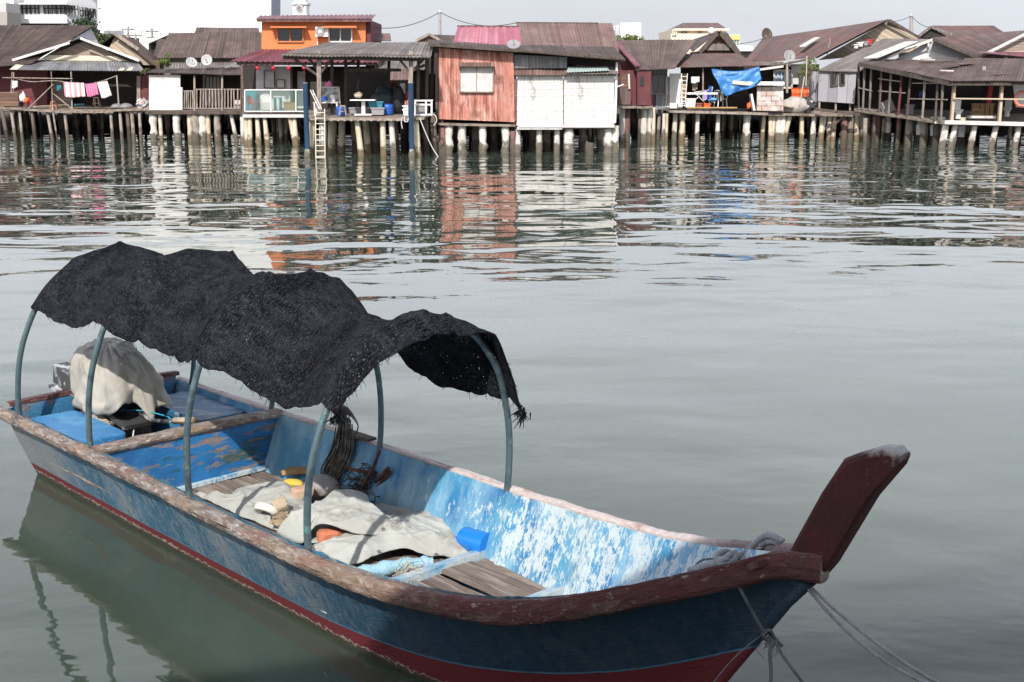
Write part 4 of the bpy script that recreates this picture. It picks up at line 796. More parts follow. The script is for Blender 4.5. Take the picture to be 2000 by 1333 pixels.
deck(H,[(1306,217,73),(1500,221,73),(1500,210,79),(1306,209,79)],.1); bms('deck_edge',m_post,H,[((1308,218,72.9),(1500,223,72.9))],.1,.14)
bx('deck_board',m_ylwood,H,1342,1440,209.5,212,73.2,.3)
for x,mm,w_,kb in ((1297,m_pw,.1,0),(1303,m_py,.09,0),(1319,m_pw,.14,.4),(1333,m_py,.17,1.2),(1363,m_pw,.13,.4),(1403,m_pw,.13,.3),(1456,m_pw,.11,0),(1460,m_pw,.2,.6)): pile(H,x,222,73.6,-.03,w_,mm,kb,x)
backrow(H,1290,1470,44,1.5,(74.8,76,78,80),[m_pd,m_pd,m_pg,m_py])
# small gable house behind it
H=house('stilt_house',1385,84,'house with steep dark gable and white roof ball behind the blue tarp house','house','stilt houses along the far bank')
sheet('roof',m_dbrown,H,[(1352,102,83),(1404,62,83),(1378,70,90),(1338,82,90)],seed=27)
sheet('roof',m_dbrown,H,[(1448,112,83),(1448,104,90),(1420,64,90),(1404,62,83)],seed=28,pitch=0)
poly('gable',m_brownboard,H,[(1368,107,83.3),(1440,107,83.3),(1404,67,83.3)],.1)
bx('louvre',m_greyb,H,1378,1426,86,99,83,.2); bx('wall',m_dark,H,1368,1440,100,160,83.4,5); bms('bargeboard',m_dpost,H,[((1366,103,82.8),(1404,62,82.8)),((1404,62,82.8),(1448,112,82.8))],.1,.25)
G().blob(at(1389,61,84.5),(.24,.24,.24),1,.03,nu=14,nv=10).build('ventilator',m_metalw,H,sm=True)
# --- H9 brick privy
H=house('brick_privy',1503,74,'small whitewashed brick hut with white plastic roof beside the blue tarpaulin','hut')
panel('wall',mat('worn_brick',(.50,.36,.32),[((.66,.62,.58),1.6,.48,.58,I3,.8),((.30,.2,.17),6,.6,.7,I3,.6)],rough=.9,coord='UV',brick=(.55,.28,.03,(.60,.48,.44),(.22,.18,.16),.5)),H,[(1478,217,73.2),(1530,217,73.2),(1530,170,73.2),(1479,170,73.2)],.15)
bx('side_wall',m_dark,H,1470,1478,168,217,74,1.5); bx('roof',m_plw,H,1455,1532,160,167,72.8,2.2); bm('gutter',m_cream,H,(1430,161,72.8),(1474,165,72.8),.28,.2)
bx('back_wall',m_greyb,H,1478,1530,168,217,75,.15)
# --- H10 big red brown roof with tan plank gable
H=house('stilt_house',1640,82,'large house with long red brown roof and tan plank gable end','house','stilt houses along the far bank')
sheet('roof',m_redb,H,[(1450,125,79),(1594,112,78.5),(1734,39,84),(1490,75,92)],seed=29)
sheet('roof',m_dbrown,H,[(1797,74,84.5),(1797,72,90),(1740,38,92),(1734,39,84)],seed=30,pitch=0)
poly('gable',m_tan,H,[(1598,118,84.4),(1800,100,84.4),(1792,74,84.4),(1734,42,84.4)],.12)
bms('bargeboard',m_dpost,H,[((1594,113,83.9),(1734,40,83.9)),((1734,40,83.9),(1796,74,83.9))],.08,.14)
bx('skylight',m_offw,H,1566,1569,96,98,80,.1)
G().beam(at(1567,91,79.7),at(1596,74,82.6),.35,.06).build('roof_patch',m_offw,H)
bx('wall',m_dark,H,1480,1600,126,210,80.5,6); bx('wall',m_offw,H,1546,1590,128,165,80,.2)
bx('eave_beam',m_greyb,H,1476,1530,121,128,78.4,.2); bms('eave_beam',m_dpost,H,[((1482,136,77),(1590,114,77))],.08,.12); bms('eave_beam',m_offw,H,[((1484,136.5,76.8),(1530,130,76.8))],.08,.12)
window(H,1512,1546,138,172,79.8,m_cream,mat('blue_curtain',(.06,.25,.55),[((.6,.65,.7),5,.5,.55,(4,1,1),.8)],rough=.8),.1,4,'grille')
for x in (1537,): bm('post',m_post,H,(x,125,76.5),(x,182,76.5),.12)
deck(H,[(1496,222,73.5),(1666,224,73.5),(1666,212,81),(1496,210,81)],.12)
for x,mm,w_,ln in ((1492,m_py,.12,-.05),(1505,m_py,.13,.05),(1512,m_py,.12,-.1),(1522,m_pw,.2,0),(1529,m_pw,.2,0),(1543,m_py,.15,-.35),(1566,m_py,.13,.05),(1590,m_pw,.15,-.05),(1606,m_py,.15,-.05),(1612,m_pw,.11,-.2),(1621,m_py,.13,0),(1631,m_py,.13,-.1),(1650,m_pb,.19,0),(1663,m_pg,.17,0),(1674,m_py,.15,.03)): pile(H,x,224,74,ln,w_,mm,.4,x)
backrow(H,1480,1680,44,1.5,(75.2,76.5,78,80),[m_pd,m_pd,m_pg,m_pg])
bms('driftwood_beam',m_dpost,H,[((1594,214,73),(1680,224,72.6)),((1612,252,73.5),(1650,228,73.2))],.16)
# --- H11 grey shed house with white gable
H=house('stilt_house',1700,78,'pale grey sided house with two small windows and a white gable under grey brown roof','house','stilt houses along the far bank')
sheet('roof',m_greyb,H,[(1597,138,75.4),(1676,141,75.0),(1822,77,78),(1725,76,83)],seed=31,rag=.06)
G().beam(at(1700,114,75.6),at(1780,82,78.6),.9,.04).build('roof_patch',m_offw,H)
sheet('roof',m_dbrown,H,[(1965,137,77),(1980,132,84),(1834,76,84),(1822,77,77)],seed=32,pitch=0)
poly('gable',m_lav,H,[(1742,120,78.2),(1915,116,78.2),(1822,79,78.2)],.12)
poly('gable_lower',m_white,H,[(1764,120,78.1),(1880,118,78.1),(1813,100,78.1)],.1); bm('finial',m_white,H,(1813,84,78),(1813,101,78),.1)
bms('bargeboard',m_offw,H,[((1710,117,77.4),(1822,78,77.4))],.08,.16); bms('bargeboard',m_dpost,H,[((1822,77,77),(1965,137,77))],.08,.16)
panel('siding_wall',m_siding,H,[(1597,198,75.6),(1669,203,75.2),(1673,136,75.2),(1599,138,75.6)],.1)
bx('side_wall',m_siding,H,1585,1599,140,200,76.5,4)
bx('rear_wall',m_dark,H,1670,1930,120,215,79,4)
window(H,1622,1635,140,168,75.4,m_dpost,m_glass,.07,1); window(H,1640,1649,143,166,75.3,m_dpost,m_glass,.07,0)
bx('understorey',m_dark,H,1598,1668,200,218,76.6,.2); 
for x in (1600,1632,1660): bm('post',m_post,H,(x,200,75.6),(x,216,75.6),.1)
deck(H,[(1590,217,75.2),(1680,219,75.2),(1680,211,80),(1590,210,80)],.1)
m_pole2=mat('greyed_pavilion_timber',(.20,.18,.165),[((.10,.08,.07),6,.45,.62,(1,1,.25),.8),((.36,.34,.32),12,.58,.7,(1,1,.25),.6)],rough=.9)
# --- H12 open timber pavilion at the right
def Y12(px): return lerp(73.5,65.5,min(1,max(0,(px-1675)/175))) if px<1850 else 65.5
def yd(px): return lerp(214,240,min(1,(px-1675)/175)) if px<1850 else lerp(240,244,(px-1850)/250)
H=house('open_pavilion',1850,70,'long open timber pavilion with ragged brown roof at the right end of the row','pavilion')
sheet('roof',m_brown,H,[(1676,122,73),(1857,158,64.8),(1905,118,74),(1712,117,79)],seed=33,rag=.09)
sheet('roof',m_brown,H,[(1855,158,64.8),(2090,158,64.8),(2090,116,75),(1885,114,75)],seed=34,rag=.1)
bms('loose_sheet',m_redb,H,[((1800,116,74),(1868,114,74)),((1940,146,67),(1975,144,68)),((1850,128,70),(1900,124,71.5))],.5,.04)
bm('roof_patch',m_offw,H,(1836,138,68),(1862,139,68),.16,.06); bx('roof_block',m_greytub,H,1919,1926,130,139,69.3,.3)
bms('eave_beam',m_dpost,H,[((1678,126,72.8),(1857,164,65)),((1857,163,65),(2090,163,65))],.1,.22)
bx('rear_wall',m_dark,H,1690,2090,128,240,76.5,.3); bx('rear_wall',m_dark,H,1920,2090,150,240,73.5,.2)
for px,ln,mm in ((1677,0,m_dpost),(1689,-4,m_pole2),(1702,-4,m_pole2),(1722,-5,m_redb),(1741,-6,m_pole2),(1762,-8,m_mwall),(1779,-8,m_dpost),(1807,-6,m_post),(1832,-6,m_dpost),(1842,-5,m_pole2),(1864,-6,m_tan),(1957,-6,m_tan)):
    t=(px,lerp(126,163,min(1,(px-1677)/180)),Y12(px)); b=(px+ln,yd(px)-2,Y12(px)); bm('post',mm,H,t,b,.1 if px<1850 else .16)
for y0,y1,lo,hi in ((172,178,1677,1703),(178,182,1716,1768),(154,160,1716,1760),(193,195,1775,1850),(163,163,1782,1850),(212,216,1677,1716)):
    bm('cross_rail',m_post,H,(lo,y0,Y12(lo)-.1),(hi,y1,Y12(hi)-.1),.055)
bm('cross_rail',m_tan,H,(1862,193,65.3),(2090,195,65.3),.07); bm('eave_rail',m_tan,H,(1862,160.5,65.2),(2090,161,65.2),.1)
bms('lower_rail',m_dpost,H,[((1700,221,Y12(1700)-.1),(1780,232,Y12(1780)-.1))],.12)
bm('red_post',m_red,H,(1936,160,69),(1931,202,69),.2)
panel('clinic_panel',m_metalw,H,[(1985,210,68),(2060,210,68),(2060,160,68),(1978,160,68)],.08)
deck(H,[(1668,214,73.4),(1850,240,65.4),(1860,216,76),(1668,206,79)],.12); deck(H,[(1850,240,65.4),(2090,246,65.4),(2090,218,76),(1850,216,76)],.12)
bm('deck_beam',m_offw,H,(1845,239,65.3),(2090,245,65.3),.1,.2); bms('joist_end',m_offw,H,[((x,yd(x)+3,Y12(x)-.2),(x,yd(x),Y12(x)+1)) for x in (1717,1728,1745,1772,1792,1830)],.22,.1)
for x,ln,w_,mm,kb in ((1848,-.2,.17,m_pw,.3),(1866,-.25,.15,m_pw,.3),(1904,-.25,.15,m_pw,.3),(1946,-.25,.15,m_pw,.3),(1990,-.22,.15,m_pw,.3),(2040,-.2,.15,m_pw,.3)): pile(H,x,yd(x)+4,65.8,ln,w_,mm,kb,x)
for x,mm,w_ in ((1682,m_pg,.16),(1690,m_pg,.2),(1699,m_pd,.13),(1710,m_pb,.16),(1716,m_pb,.15),(1757,m_pb,.13),(1777,m_pg,.2),(1806,m_pg,.2),(1830,m_pd,.2)): pile(H,x,yd(x)+3,Y12(x)+.8,0,w_,mm,.5,x)
for x in (1735,1797,1824,1838,1878): 
    t=at(x,yd(x)+8,Y12(x)+1.6); g=G(); g.tube([Vector((t.x,t.y,.45)),Vector((t.x,t.y,1.05))],[.17,.22],12); g.build('bucket_footing',m_plw,H,sm=50); g=G(); g.tube([Vector((t.x,t.y,1.0)),Vector((t.x,t.y,1.5))],[.15,.2],10); g.build('bucket_footing',m_cream,H,sm=50); g=G(); g.tube([Vector((t.x,t.y,-.5)),Vector((t.x,t.y,.48))],[.3,.2],9,jit=.2,seed=1); g.build('pile',m_pd,H)
backrow(H,1690,1850,30,1.3,(71,73,75,77),[m_pd,m_pd,m_pg]); backrow(H,1850,2080,26,1.3,(67.5,69.5,72,74.5),[m_pd,m_pg,m_py])
# --- H13 roofs behind the pavilion
H=house('stilt_house',1880,92,'brown roofed house with open dark gable far behind the white gable','house','stilt houses along the far bank')
sheet('roof',m_redb,H,[(1850,76,90),(1970,70,90),(1940,51,95),(1822,51,95)],seed=35)
poly('gable',m_dark,H,[(1795,74,89.6),(1856,76,89.6),(1820,54,89.6)],.1); bms('bargeboard',m_greyb,H,[((1793,72,89.4),(1818,53,89.4)),((1818,53,89.4),(1860,68,89.4))],.08,.18); bx('wall',m_dark,H,1797,1965,74,180,90,5)
H=house('stilt_house',1980,84,'wide red brown roofed house with grey plank gable cut by the right edge','house','stilt houses along the far bank')
sheet('roof',m_redb,H,[(1912,112,80),(2010,60,80),(2030,58,88),(1822,74,88)],seed=36)
poly('gable',m_board,H,[(1918,114,80.2),(2040,114,80.2),(2040,62,80.2),(2006,64,80.2)],.1); bms('bargeboard',m_offw,H,[((1916,110,79.8),(2008,64,79.8))],.08,.16); bx('wall',m_dark,H,1920,2060,112,200,80.4,5)
sheet('canopy_roof',m_maroon,H,[(1912,103,77.5),(2080,118,77.5),(2080,104,80),(1914,101,80)],seed=37,pitch=0)
for p,q in (((1964,112,77.6),(1963,140,77.6)),((1993,122,77.6),(1972,142,77.6))): bm('post',m_dark,H,p,q,.25)
bx('wall',m_maroon,H,1925,1962,112,132,79,.1)
# --- back roofs in the middle
H=house('stilt_house',840,74,'low dark roofed house with small gable behind the utility pole','house','stilt houses along the far bank')
sheet('roof',m_dbrown,H,[(842,84,72),(898,86,72),(890,70,76),(838,68,76)],seed=38); poly('gable',m_brownboard,H,[(812,82,71.8),(862,84,71.8),(838,68,71.8)],.1); bms('bargeboard',m_post,H,[((812,80,71.6),(838,67,71.6)),((838,67,71.6),(868,84,71.6))],.08,.14); bx('wall',m_dark,H,815,890,82,200,72.5,3)
H=house('stilt_house',750,72,'little mauve roofed house seen through the open work shed','house','stilt houses along the far bank')
sheet('roof',m_mauve,H,[(722,80,74),(764,80,74),(762,66,78),(722,66,78)],seed=39,pitch=0)
sheet('roof',m_mauve,H,[(700,156,66.5),(805,156,66.5),(800,136,69.5),(715,136,69.5)],seed=40); sheet('roof',m_greyb,H,[(730,134,69.5),(830,136,69.5),(830,112,73),(745,112,73)],seed=41)
bx('wall',m_offw,H,705,800,156,162,67,.2); bx('wall',m_salmon,H,700,800,162,220,67.4,.2); bx('wall',m_mwall,H,715,830,112,160,73.4,4)
for x in (722,736): bm('post',m_metalw,H,(x,160,66.9),(x,185,66.9),.08)
H=house('stilt_house',305,88,'distant low house with a white edged gable left of the brown roofs','house','stilt houses along the far bank')
poly('gable',m_greyb,H,[(290,84,88),(330,84,88),(338,66,88),(330,64,88)],.2); bms('bargeboard',m_white,H,[((288,83,87.8),(332,64,87.8))],.1,.2); bx('wall',m_dark,H,290,340,83,180,88.3,4)
sheet('roof',m_dbrown,H,[(300,110,82),(345,110,82),(345,76,88),(308,76,88)],seed=45,pitch=0)

# floor slabs added behind the houses to keep the space beneath dark
for nm,px0,px1,Y0,zz in (('a',0,292,77.6,1.75),('b',286,478,76.1,1.7),('c',475,603,73.1,1.6),('d',600,856,64.6,1.6),('e',856,1203,67.1,1.35),('f',1203,1306,78.1,1.85),('g',1303,1498,79.1,1.9),('h',1496,1600,81.1,1.9),('i',1590,1690,80.1,1.9),('j',1668,2110,76.1,1.7)):
    par={'a':'wooden stilt house with grey','b':'stilt house with blank','c':'two storey','d':'open timber work','e':'salmon','f':'narrow','g':'stilt house with brown lean','h':'large house','i':'pale grey sided','j':'long open'}[nm]
    o=[x for x in S.objects if x.get('label','').startswith(par)][0]
    a_=at(px0,200,Y0).x; b_=at(px1,200,Y0).x; G().hexa([(a_,Y0,zz-.12),(b_,Y0,zz-.12),(b_*94/Y0,94,zz-.12),(a_*94/Y0,94,zz-.12),(a_,Y0,zz),(b_,Y0,zz),(b_*94/Y0,94,zz),(a_*94/Y0,94,zz)]).build('shade_floor',m_dark,o)
# ================================================================ background buildings
def win_row(par,px0,px1,pt,pb,Y,n,frame,glass,yo=-.05):
    w=px1-px0
    A=at(px0,pb,Y);B=at(px1,pt,Y); g=G(); g.box(A.x,B.x,Y+yo,Y+yo+.1,A.z,B.z); o=g.build('window',glass,par)
    g=G()
    for i in range(n+1): x=lerp(A.x,B.x,i/n); g.box(x-.05,x+.05,Y+yo-.06,Y+yo-.003,A.z,B.z)
    g.box(A.x,B.x,Y+yo-.08,Y+yo-.061,B.z-.45,B.z-.36); g.build('window_frame',frame,o)
m_officeglass=mat('office_glass',(.10,.11,.12),[((.45,.46,.47),1.4,.5,.54,(2.5,.1,.15),.8)],rough=.25)
m_bwall=mat('bright_white_wall',(.70,.70,.71),[((.62,.62,.63),.2,.5,.7,I3,.5)],rough=.8)
YB=150
H=house('apartment_block',95,YB,'white multi storey block with dark ribbon windows behind the far left roofs','building')
bx('wall',m_bwall,H,26,130,-60,120,YB,3); poly('wall',m_bwall,H,[(130,120,YB),(188,120,YB+3.4),(188,-60,YB+3.4),(130,-60,YB)],.5); bx('wall',m_bwall,H,-40,27,-60,120,YB-2,10)
bx('wing_wall',mat('grey_beige_wall',(.34,.31,.29),rough=.8),H,-40,14,24,120,YB-6,4); bx('wing_wall',mat('grey_beige_wall_pale',(.48,.46,.45),rough=.8),H,-40,12,6,24,YB-6,4)
bx('ledge',m_bwall,H,26,131,6,9,YB-1.2,1.2); bx('ledge',m_bwall,H,30,131,37,46,YB-.6,.6); poly('ledge',m_bwall,H,[(130,9,YB-1.2),(194,19,YB+2.6),(194,15,YB+2.6),(130,5,YB-1.2)],.6)
for a,b,n in ((37,76,5),(87,126,5)): win_row(H,a,b,10,28,YB,n,m_dark,m_officeglass)
for a,b,t,bt,Yy,n in ((131,153,11,30,YB+.1,4),(158,163,14,32,YB+1.7,1),(168,172,15,33,YB+2.3,1),(174,187,17,36,YB+2.7,3)): win_row(H,a,b,t,bt,Yy,n,m_dark,m_officeglass,-.2)
win_row(H,28,33,9,27,YB,1,m_dark,m_officeglass)
bx('canopy_band',m_dark,H,31,130,46,49,YB-.4,.3); bx('roof',m_bwall,H,26,190,-66,-60,YB-1,4)
H=house('tower_block',350,260,'huge blank white tower wall rising out of the picture behind the stilt houses','building')
bx('wall',m_bigw,H,190,529,-220,110,260,9.8); p=at(189,100,262); 
bx('side_wall',mat('blue_grey_side_shade',(.26,.29,.34),[((.36,.39,.43),1,.5,.6,(.1,.1,3),.5)],rough=.6),H,529,530.5,-220,110,260.1,9.8); bx('parapet',m_bigw,H,186,534,-226,-220,259,11)  # side shade of the tower put into the colour as blue grey
H=house('clock_tower',584,190,'white clock tower peeping over the orange house roof','tower')
bx('shaft',m_bigw,H,572,598,8,80,190,3); bx('cornice',m_bigw,H,570,600,5,9,189.7,3.6); bx('cornice',m_offw,H,570,600,28,30,189.7,3.6)
g=G(); c=at(584,17,189.9); g.tube([c,c-Vector((0,.1,0))],.62,20); o=g.build('clock_face',m_offw,H); g=G(); c=at(584,17,189.75); g.tube([c,c-Vector((0,.05,0))],.42,20); g.build('dial',m_greytub,o); g=G(); g.beam(c-Vector((0,.08,0)),c+Vector((.25,-.08,.2)),.05); g.beam(c-Vector((0,.08,0)),c+Vector((-.1,-.08,.3)),.05); g.build('hand',m_dark,o)
g=G(); a0=at(576,12,189.8); a1=at(592,12,189.8); g.tube(smooth([a0,at(578,9,189.8),at(584,7.5,189.8),at(590,9,189.8),a1],5),.12,6); g.build('arch_moulding',m_greytub,H)
bx('belfry',m_bigw,H,575,596,-20,5,190.4,2.2); g=G(); q=[at(575,-20,190.4),at(596,-20,190.4)]; g.blob((q[0]+q[1])/2+Vector((0,1.1,0)),(.9,.9,1.2),1,0); g.build('dome',m_offw,H,sm=True)
H=house('distant_building',1225,240,'plain white slab building far away above the yellow green trees','building')
bx('wall',m_bigw,H,1212,1252,45,90,240,14); bx('wall',mat('pale_blue_block',(.5,.53,.56),rough=.8),H,1197,1213,51,90,243,10); win_row(H,1199,1211,54,66,243,3,m_bigw,m_officeglass); bx('rooftop_box',m_bwall,H,1240,1249,44,46,241,6)
H=house('distant_building',1378,200,'cream and yellow building with a hipped red roof above the stilt houses','building')
my=mat('cream_wall',(.72,.62,.48),[((.6,.5,.38),.5,.5,.7,I3,.5)],rough=.8); myy=mat('yellow_wall',(.72,.52,.18),rough=.8)
bx('wall',my,H,1313,1418,58,110,200,18); bx('wing',my,H,1310,1400,66,120,197,3); bx('wing',my,H,1400,1445,68,120,197,12); bx('yellow_band',myy,H,1429,1445,69,78,196.7,.3)
g=G(); b0,b1=at(1320,57,199),at(1420,57,199); r0,r1=at(1334,45,206),at(1402,45,206); d=Vector((0,20,0)); n0=b0+d;n1=b1+d
g.face([b0,b1,r1,r0]); g.face([b1,n1,r1]); g.face([n1,n0,r0,r1]); g.face([n0,b0,r0]); g.face([b0,n0,n1,b1]); g.build('roof',m_redb,H)
bx('fascia',my,H,1316,1424,56,60,198.8,21); 
for a,b in ((1313,1316),(1317,1321),(1329,1343),(1361,1372)): win_row(H,a,b,62,66 if a>1320 else 70,200 if a>1320 else 196.9,1,my,m_officeglass,-.12)
for a,b in ((1424,1431),(1433,1443)): win_row(H,a,b,80,88,197,2,my,mat('green_glass',(.05,.2,.2),rough=.2),-.1)
H=house('distant_shed',1453,150,'white metal shed roof between the dark gable and red brown roof','shed')
sheet('roof',m_offw,H,[(1430,100,150),(1475,100,150),(1470,90,160),(1432,88,160)],seed=51,pitch=0,rag=0); bx('wall',m_greyb,H,1432,1474,100,120,151,8)
H=house('distant_shed',215,120,'grey blue metal roof behind the small tan gable','shed')
sheet('roof',m_grey,H,[(200,72,120),(244,72,120),(241,60,126),(203,60,126)],seed=52,pitch=0,rag=0); bx('wall',m_greyb,H,203,242,72,120,121,5)
# ================================================================ trees and plants
def tree(px,pyb,Y,w,h,label,cat='tree',seed=0,leaf=.3,nl=900,cm=0,trunk_h=None,group=None,name='tree',blobs=7,squash=.75):
    rd=random.Random(seed); b=at(px,pyb,Y); t=thing(name,b,label,cat,group); H_=h; g=G(); th=trunk_h or H_*.45
    g.tube([b,b+Vector((.05*w,0,th*.5)),b+Vector((0,0,th))],[.05*w+.02,.04*w+.015,.03*w+.01],7)
    cs=[]
    for i in range(blobs):
        a=rd.random()*6.28; r=w*.5*math.sqrt(rd.random())*.75; c=b+Vector((math.cos(a)*r,math.sin(a)*r*.8,th+(H_-th)*(.15+.7*rd.random())*(1-.35*(r/(w*.5))))); cs.append((c,w*rd.uniform(.16,.27)))
        g.tube([b+Vector((0,0,th*.8)),lerp(b+Vector((0,0,th)),c,.55)+Vector((0,0,.05*w)),c],[.028*w+.008,.018*w+.005,.008*w+.003],5,cap=False)
    g.build('trunk',m_bark,t); g=G()
    for i in range(nl):
        c,r=rd.choice(cs); d=Vector((rd.gauss(0,1),rd.gauss(0,1),rd.gauss(0,.8))).normalized()*r*(rd.random()**.4)*rd.uniform(.8,1.2); p=c+Vector((d.x,d.y,d.z*squash))
        n_=Vector((rd.gauss(0,1),rd.gauss(0,1),rd.gauss(.5,1))).normalized(); e=n_.orthogonal().normalized()*leaf*rd.uniform(.6,1.2); f=n_.cross(e)*.45
        g.face([p-e*.5,p+f*.5,p+e*.5,p-f*.5])
    g.build('crown',m_leaf[cm],t); return t
tree(172,114,112,4.2,3.4,'dark green tree behind the far left roof beneath the white flats',seed=3,leaf=.34,nl=1700,cm=2,blobs=10)
tree(202,112,108,2.4,2.1,'low green bushy tree right of the dark tree by the tan gable',seed=5,leaf=.28,nl=800,cm=0,blobs=7)
tree(1222,112,130,3.6,2.3,'yellow green tree in front of the distant white slab building',seed=6,leaf=.3,nl=1300,cm=1,blobs=10)
tree(322,141,72.3,.95,1.15,'leafy yellow green creeper bush on the porch roof above the white panel','bush',seed=8,leaf=.13,nl=420,cm=1,name='bush',blobs=6,trunk_h=.25)
tree(283,146,72.8,.6,.4,'small trailing green plant hanging at the awning end','plant',seed=9,leaf=.11,nl=120,cm=1,name='plant',blobs=4,trunk_h=.1)
tree(1575,205,75,1.5,2.9,'spindly potted tree with sparse yellow leaves beside the orange netting','tree',seed=10,leaf=.16,nl=330,cm=1,blobs=11,trunk_h=1.5)
# ================================================================ poles and wires
m_pole=mat('concrete_pole',(.36,.34,.32),[((.2,.18,.17),6,.5,.65,I3,.5)],rough=.9)
def upole(px,pt,pb,Y,r,label,arm=0):
    p=at(px,pb,Y); t=thing('utility_pole',p,label,'pole','utility poles behind the houses'); q=at(px,pt,Y); g=G(); g.tube([p,q],[r*1.15,r*.8],9); g.build('shaft',m_pole,t,sm=60)
    for k in range(arm): z=q.z-.25-.45*k; g=G(); g.beam(Vector((q.x-.5,q.y,z)),Vector((q.x+.5,q.y,z)),.08); g.build('crossarm',m_dpost,t)
    g=G(); g.tube([q,q+Vector((0,0,.12))],.05,8); g.build('insulator',m_metalw,t); return q
pA=upole(859,24,110,78,.1,'thin grey utility pole left of the pink roof')
pB=upole(1780,31,80,95,.14,'tall utility pole between the tan gable and the far brown roof')
pC=upole(250,52,96,100,.1,'utility pole with wires above the small tan gable, left of a twin',2)
pD=upole(297,56,96,104,.1,'utility pole nearer the white edged gable, right of its twin',2)
pE=upole(265,64,96,108,.08,'shortest utility pole standing between two taller ones on the left',1)
bx_=[]
def wire(a,b,sag,label,r=.02,name='overhead_wire'):
    a=Vector(a);b=Vector(b);pts=[a.lerp(b,i/24)-Vector((0,0,sag*4*(i/24)*(1-i/24))) for i in range(25)]
    meta(G().tube(pts,r,5).build(name,m_wire),label,'wire','overhead wires')
wire(at(728,54,74),pA,.35,'black wire from the orange house to the thin grey pole')
wire(pA,at(1012,44,72),.45,'black wire from the thin grey pole to the large mauve roof')
wire(pB,at(1722,41,85),.2,'wire from the tall right pole down to the tan gable house'); wire(pB,at(1822,53,92),.25,'wire sagging right from the tall pole to the dark open gable')
wire(pC,pD,.3,'upper wire between the two taller poles at the left'); wire(pC-Vector((0,0,.5)),at(232,70,80),.2,'wire from the left twin pole down to the tan gable')
wire(pD-Vector((0,0,.4)),at(338,68,90),.2,'wire from the right twin pole to the white edged gable'); wire(at(1440,86,90),at(1500,72,90),.1,'wire rising to the mesh dish on the red brown roof'); wire(pC-Vector((0,0,.7)),pD-Vector((0,0,.9)),.35,'lower slack wire between the two taller poles at the left')
# ================================================================ satellite dishes
m_dishm=mat('dish_grey',(.42,.43,.43),[((.3,.3,.3),4,.5,.65,I3,.5)],rough=.6)
def dish(px,py,Y,r,sq,label,tilt=0,m=None,mast=12):
    c=at(px,py,Y); b=at(px+1,py+mast,Y); t=thing('satellite_dish',b,label,'satellite dish','satellite dishes on the roofs')
    ax=Vector((tilt,-math.sqrt(max(0,1-sq*sq)) if sq<1 else -1,sq if sq<1 else .2)).normalized(); e=ax.orthogonal().normalized(); f=ax.cross(e)
    def fn(a,b_): th=2*math.pi*a; return c+(e*math.cos(th)+f*math.sin(th))*r*b_+ax*(.22*r*b_*b_-.1*r)
    G().grid(fn,24,6,thick=.015).build('reflector',m or m_dishm,t,sm=True)
    G().tube([b,c-ax*.1*r],.03,7).build('mast',m_post,t); q=c+ax*r*.75; G().tube([c-Vector((0,0,r*.7)),q],.012,5).build('feed_arm',m_greytub,t); G().blob(q,(.05,.05,.05),1,0,nu=8,nv=6).build('receiver',m_greytub,t)
dish(374,123,73.6,.33,.55,'left satellite dish tilted sideways on the grey brown porch roof',.5)
dish(404,118,73.6,.32,.2,'round white satellite dish facing out, right one on the porch roof')
dish(1003,88,61.5,.33,.75,'grey satellite dish at the foot of the pink roof',0,m_greytub)
dish(1542,110,78,.36,.3,'satellite dish on a pole in front of the long red brown roof',.1,m_greytub,20)
dish(1497,69,91,.5,.2,'dark mesh dish on the left end of the red brown ridge',.6,m_dpost,8)
G().tube([at(1615,110,80),at(1622,76,80)],.03,6).build('antenna_pole',m_post); meta(S.collection.objects['antenna_pole'],'thin metal antenna pole leaning beside the tan plank gable','pole')
# ================================================================ things on the decks
def cloth(name,px0,px1,pt,pb,Y,m,label,cat,group=None,skew=0,folds=5,sk2=0):
    def fn(a,b):
        p=at(lerp(px0,px1,a)+skew*b,lerp(pt,pb,b)+sk2*a+1.5*math.sin(a*5)*b,Y); p.y+=.05*math.sin(a*folds*6.28+b)*(.3+b); return p
    meta(G().grid(fn,30,14,lambda a,b:(a,b),thick=.012).build(name,m,sm=True),label,cat,group)
m_stripe=mat('pink_striped_towel',(.78,.74,.73),rough=.95,coord='UV'); 
def _st():
    n=m_stripe.node_tree.nodes;l=m_stripe.node_tree.links;b=n['Principled BSDF'];tc=n.new('ShaderNodeTexCoord');sx=n.new('ShaderNodeSeparateXYZ');l.new(tc.outputs['UV'],sx.inputs[0])
    a=n.new('ShaderNodeMath');a.operation='MULTIPLY';a.inputs[1].default_value=4;l.new(sx.outputs['X'],a.inputs[0]);f=n.new('ShaderNodeMath');f.operation='FRACT';l.new(a.outputs[0],f.inputs[0]);c=n.new('ShaderNodeMath');c.operation='LESS_THAN';c.inputs[1].default_value=.45;l.new(f.outputs[0],c.inputs[0])
    x=n.new('ShaderNodeMix');x.data_type='RGBA';l.new(c.outputs[0],x.inputs['Factor']);x.inputs['A'].default_value=(.78,.72,.71,1);x.inputs['B'].default_value=(.74,.32,.36,1);l.new(x.outputs['Result'],b.inputs['Base Color'])
_st()
lg='washing on the line of the left porch'
meta(G().tube(smooth([at(24,152,73.5),at(60,160,73.4),at(102,158,73.3),at(124,160,73.3),at(165,165,73.3),at(195,160,73.3),at(229,148,73.5)],5),.025,5).build('washing_line',m_post),'sagging washing line strung between porch posts of the left house','rope')
cloth('towel',124,164,160,189,73.2,m_stripe,'pink and white striped towel on the washing line','towel',lg,skew=2,sk2=2)
cloth('towel',166,188,164,189,73.2,m_pink,'plain pink towel on the washing line','towel',lg,skew=4,sk2=-2)
cloth('towel',189,209,161,192,73.2,m_wc,'off white towel at the right of the washing line','towel',lg,skew=9,sk2=-3)
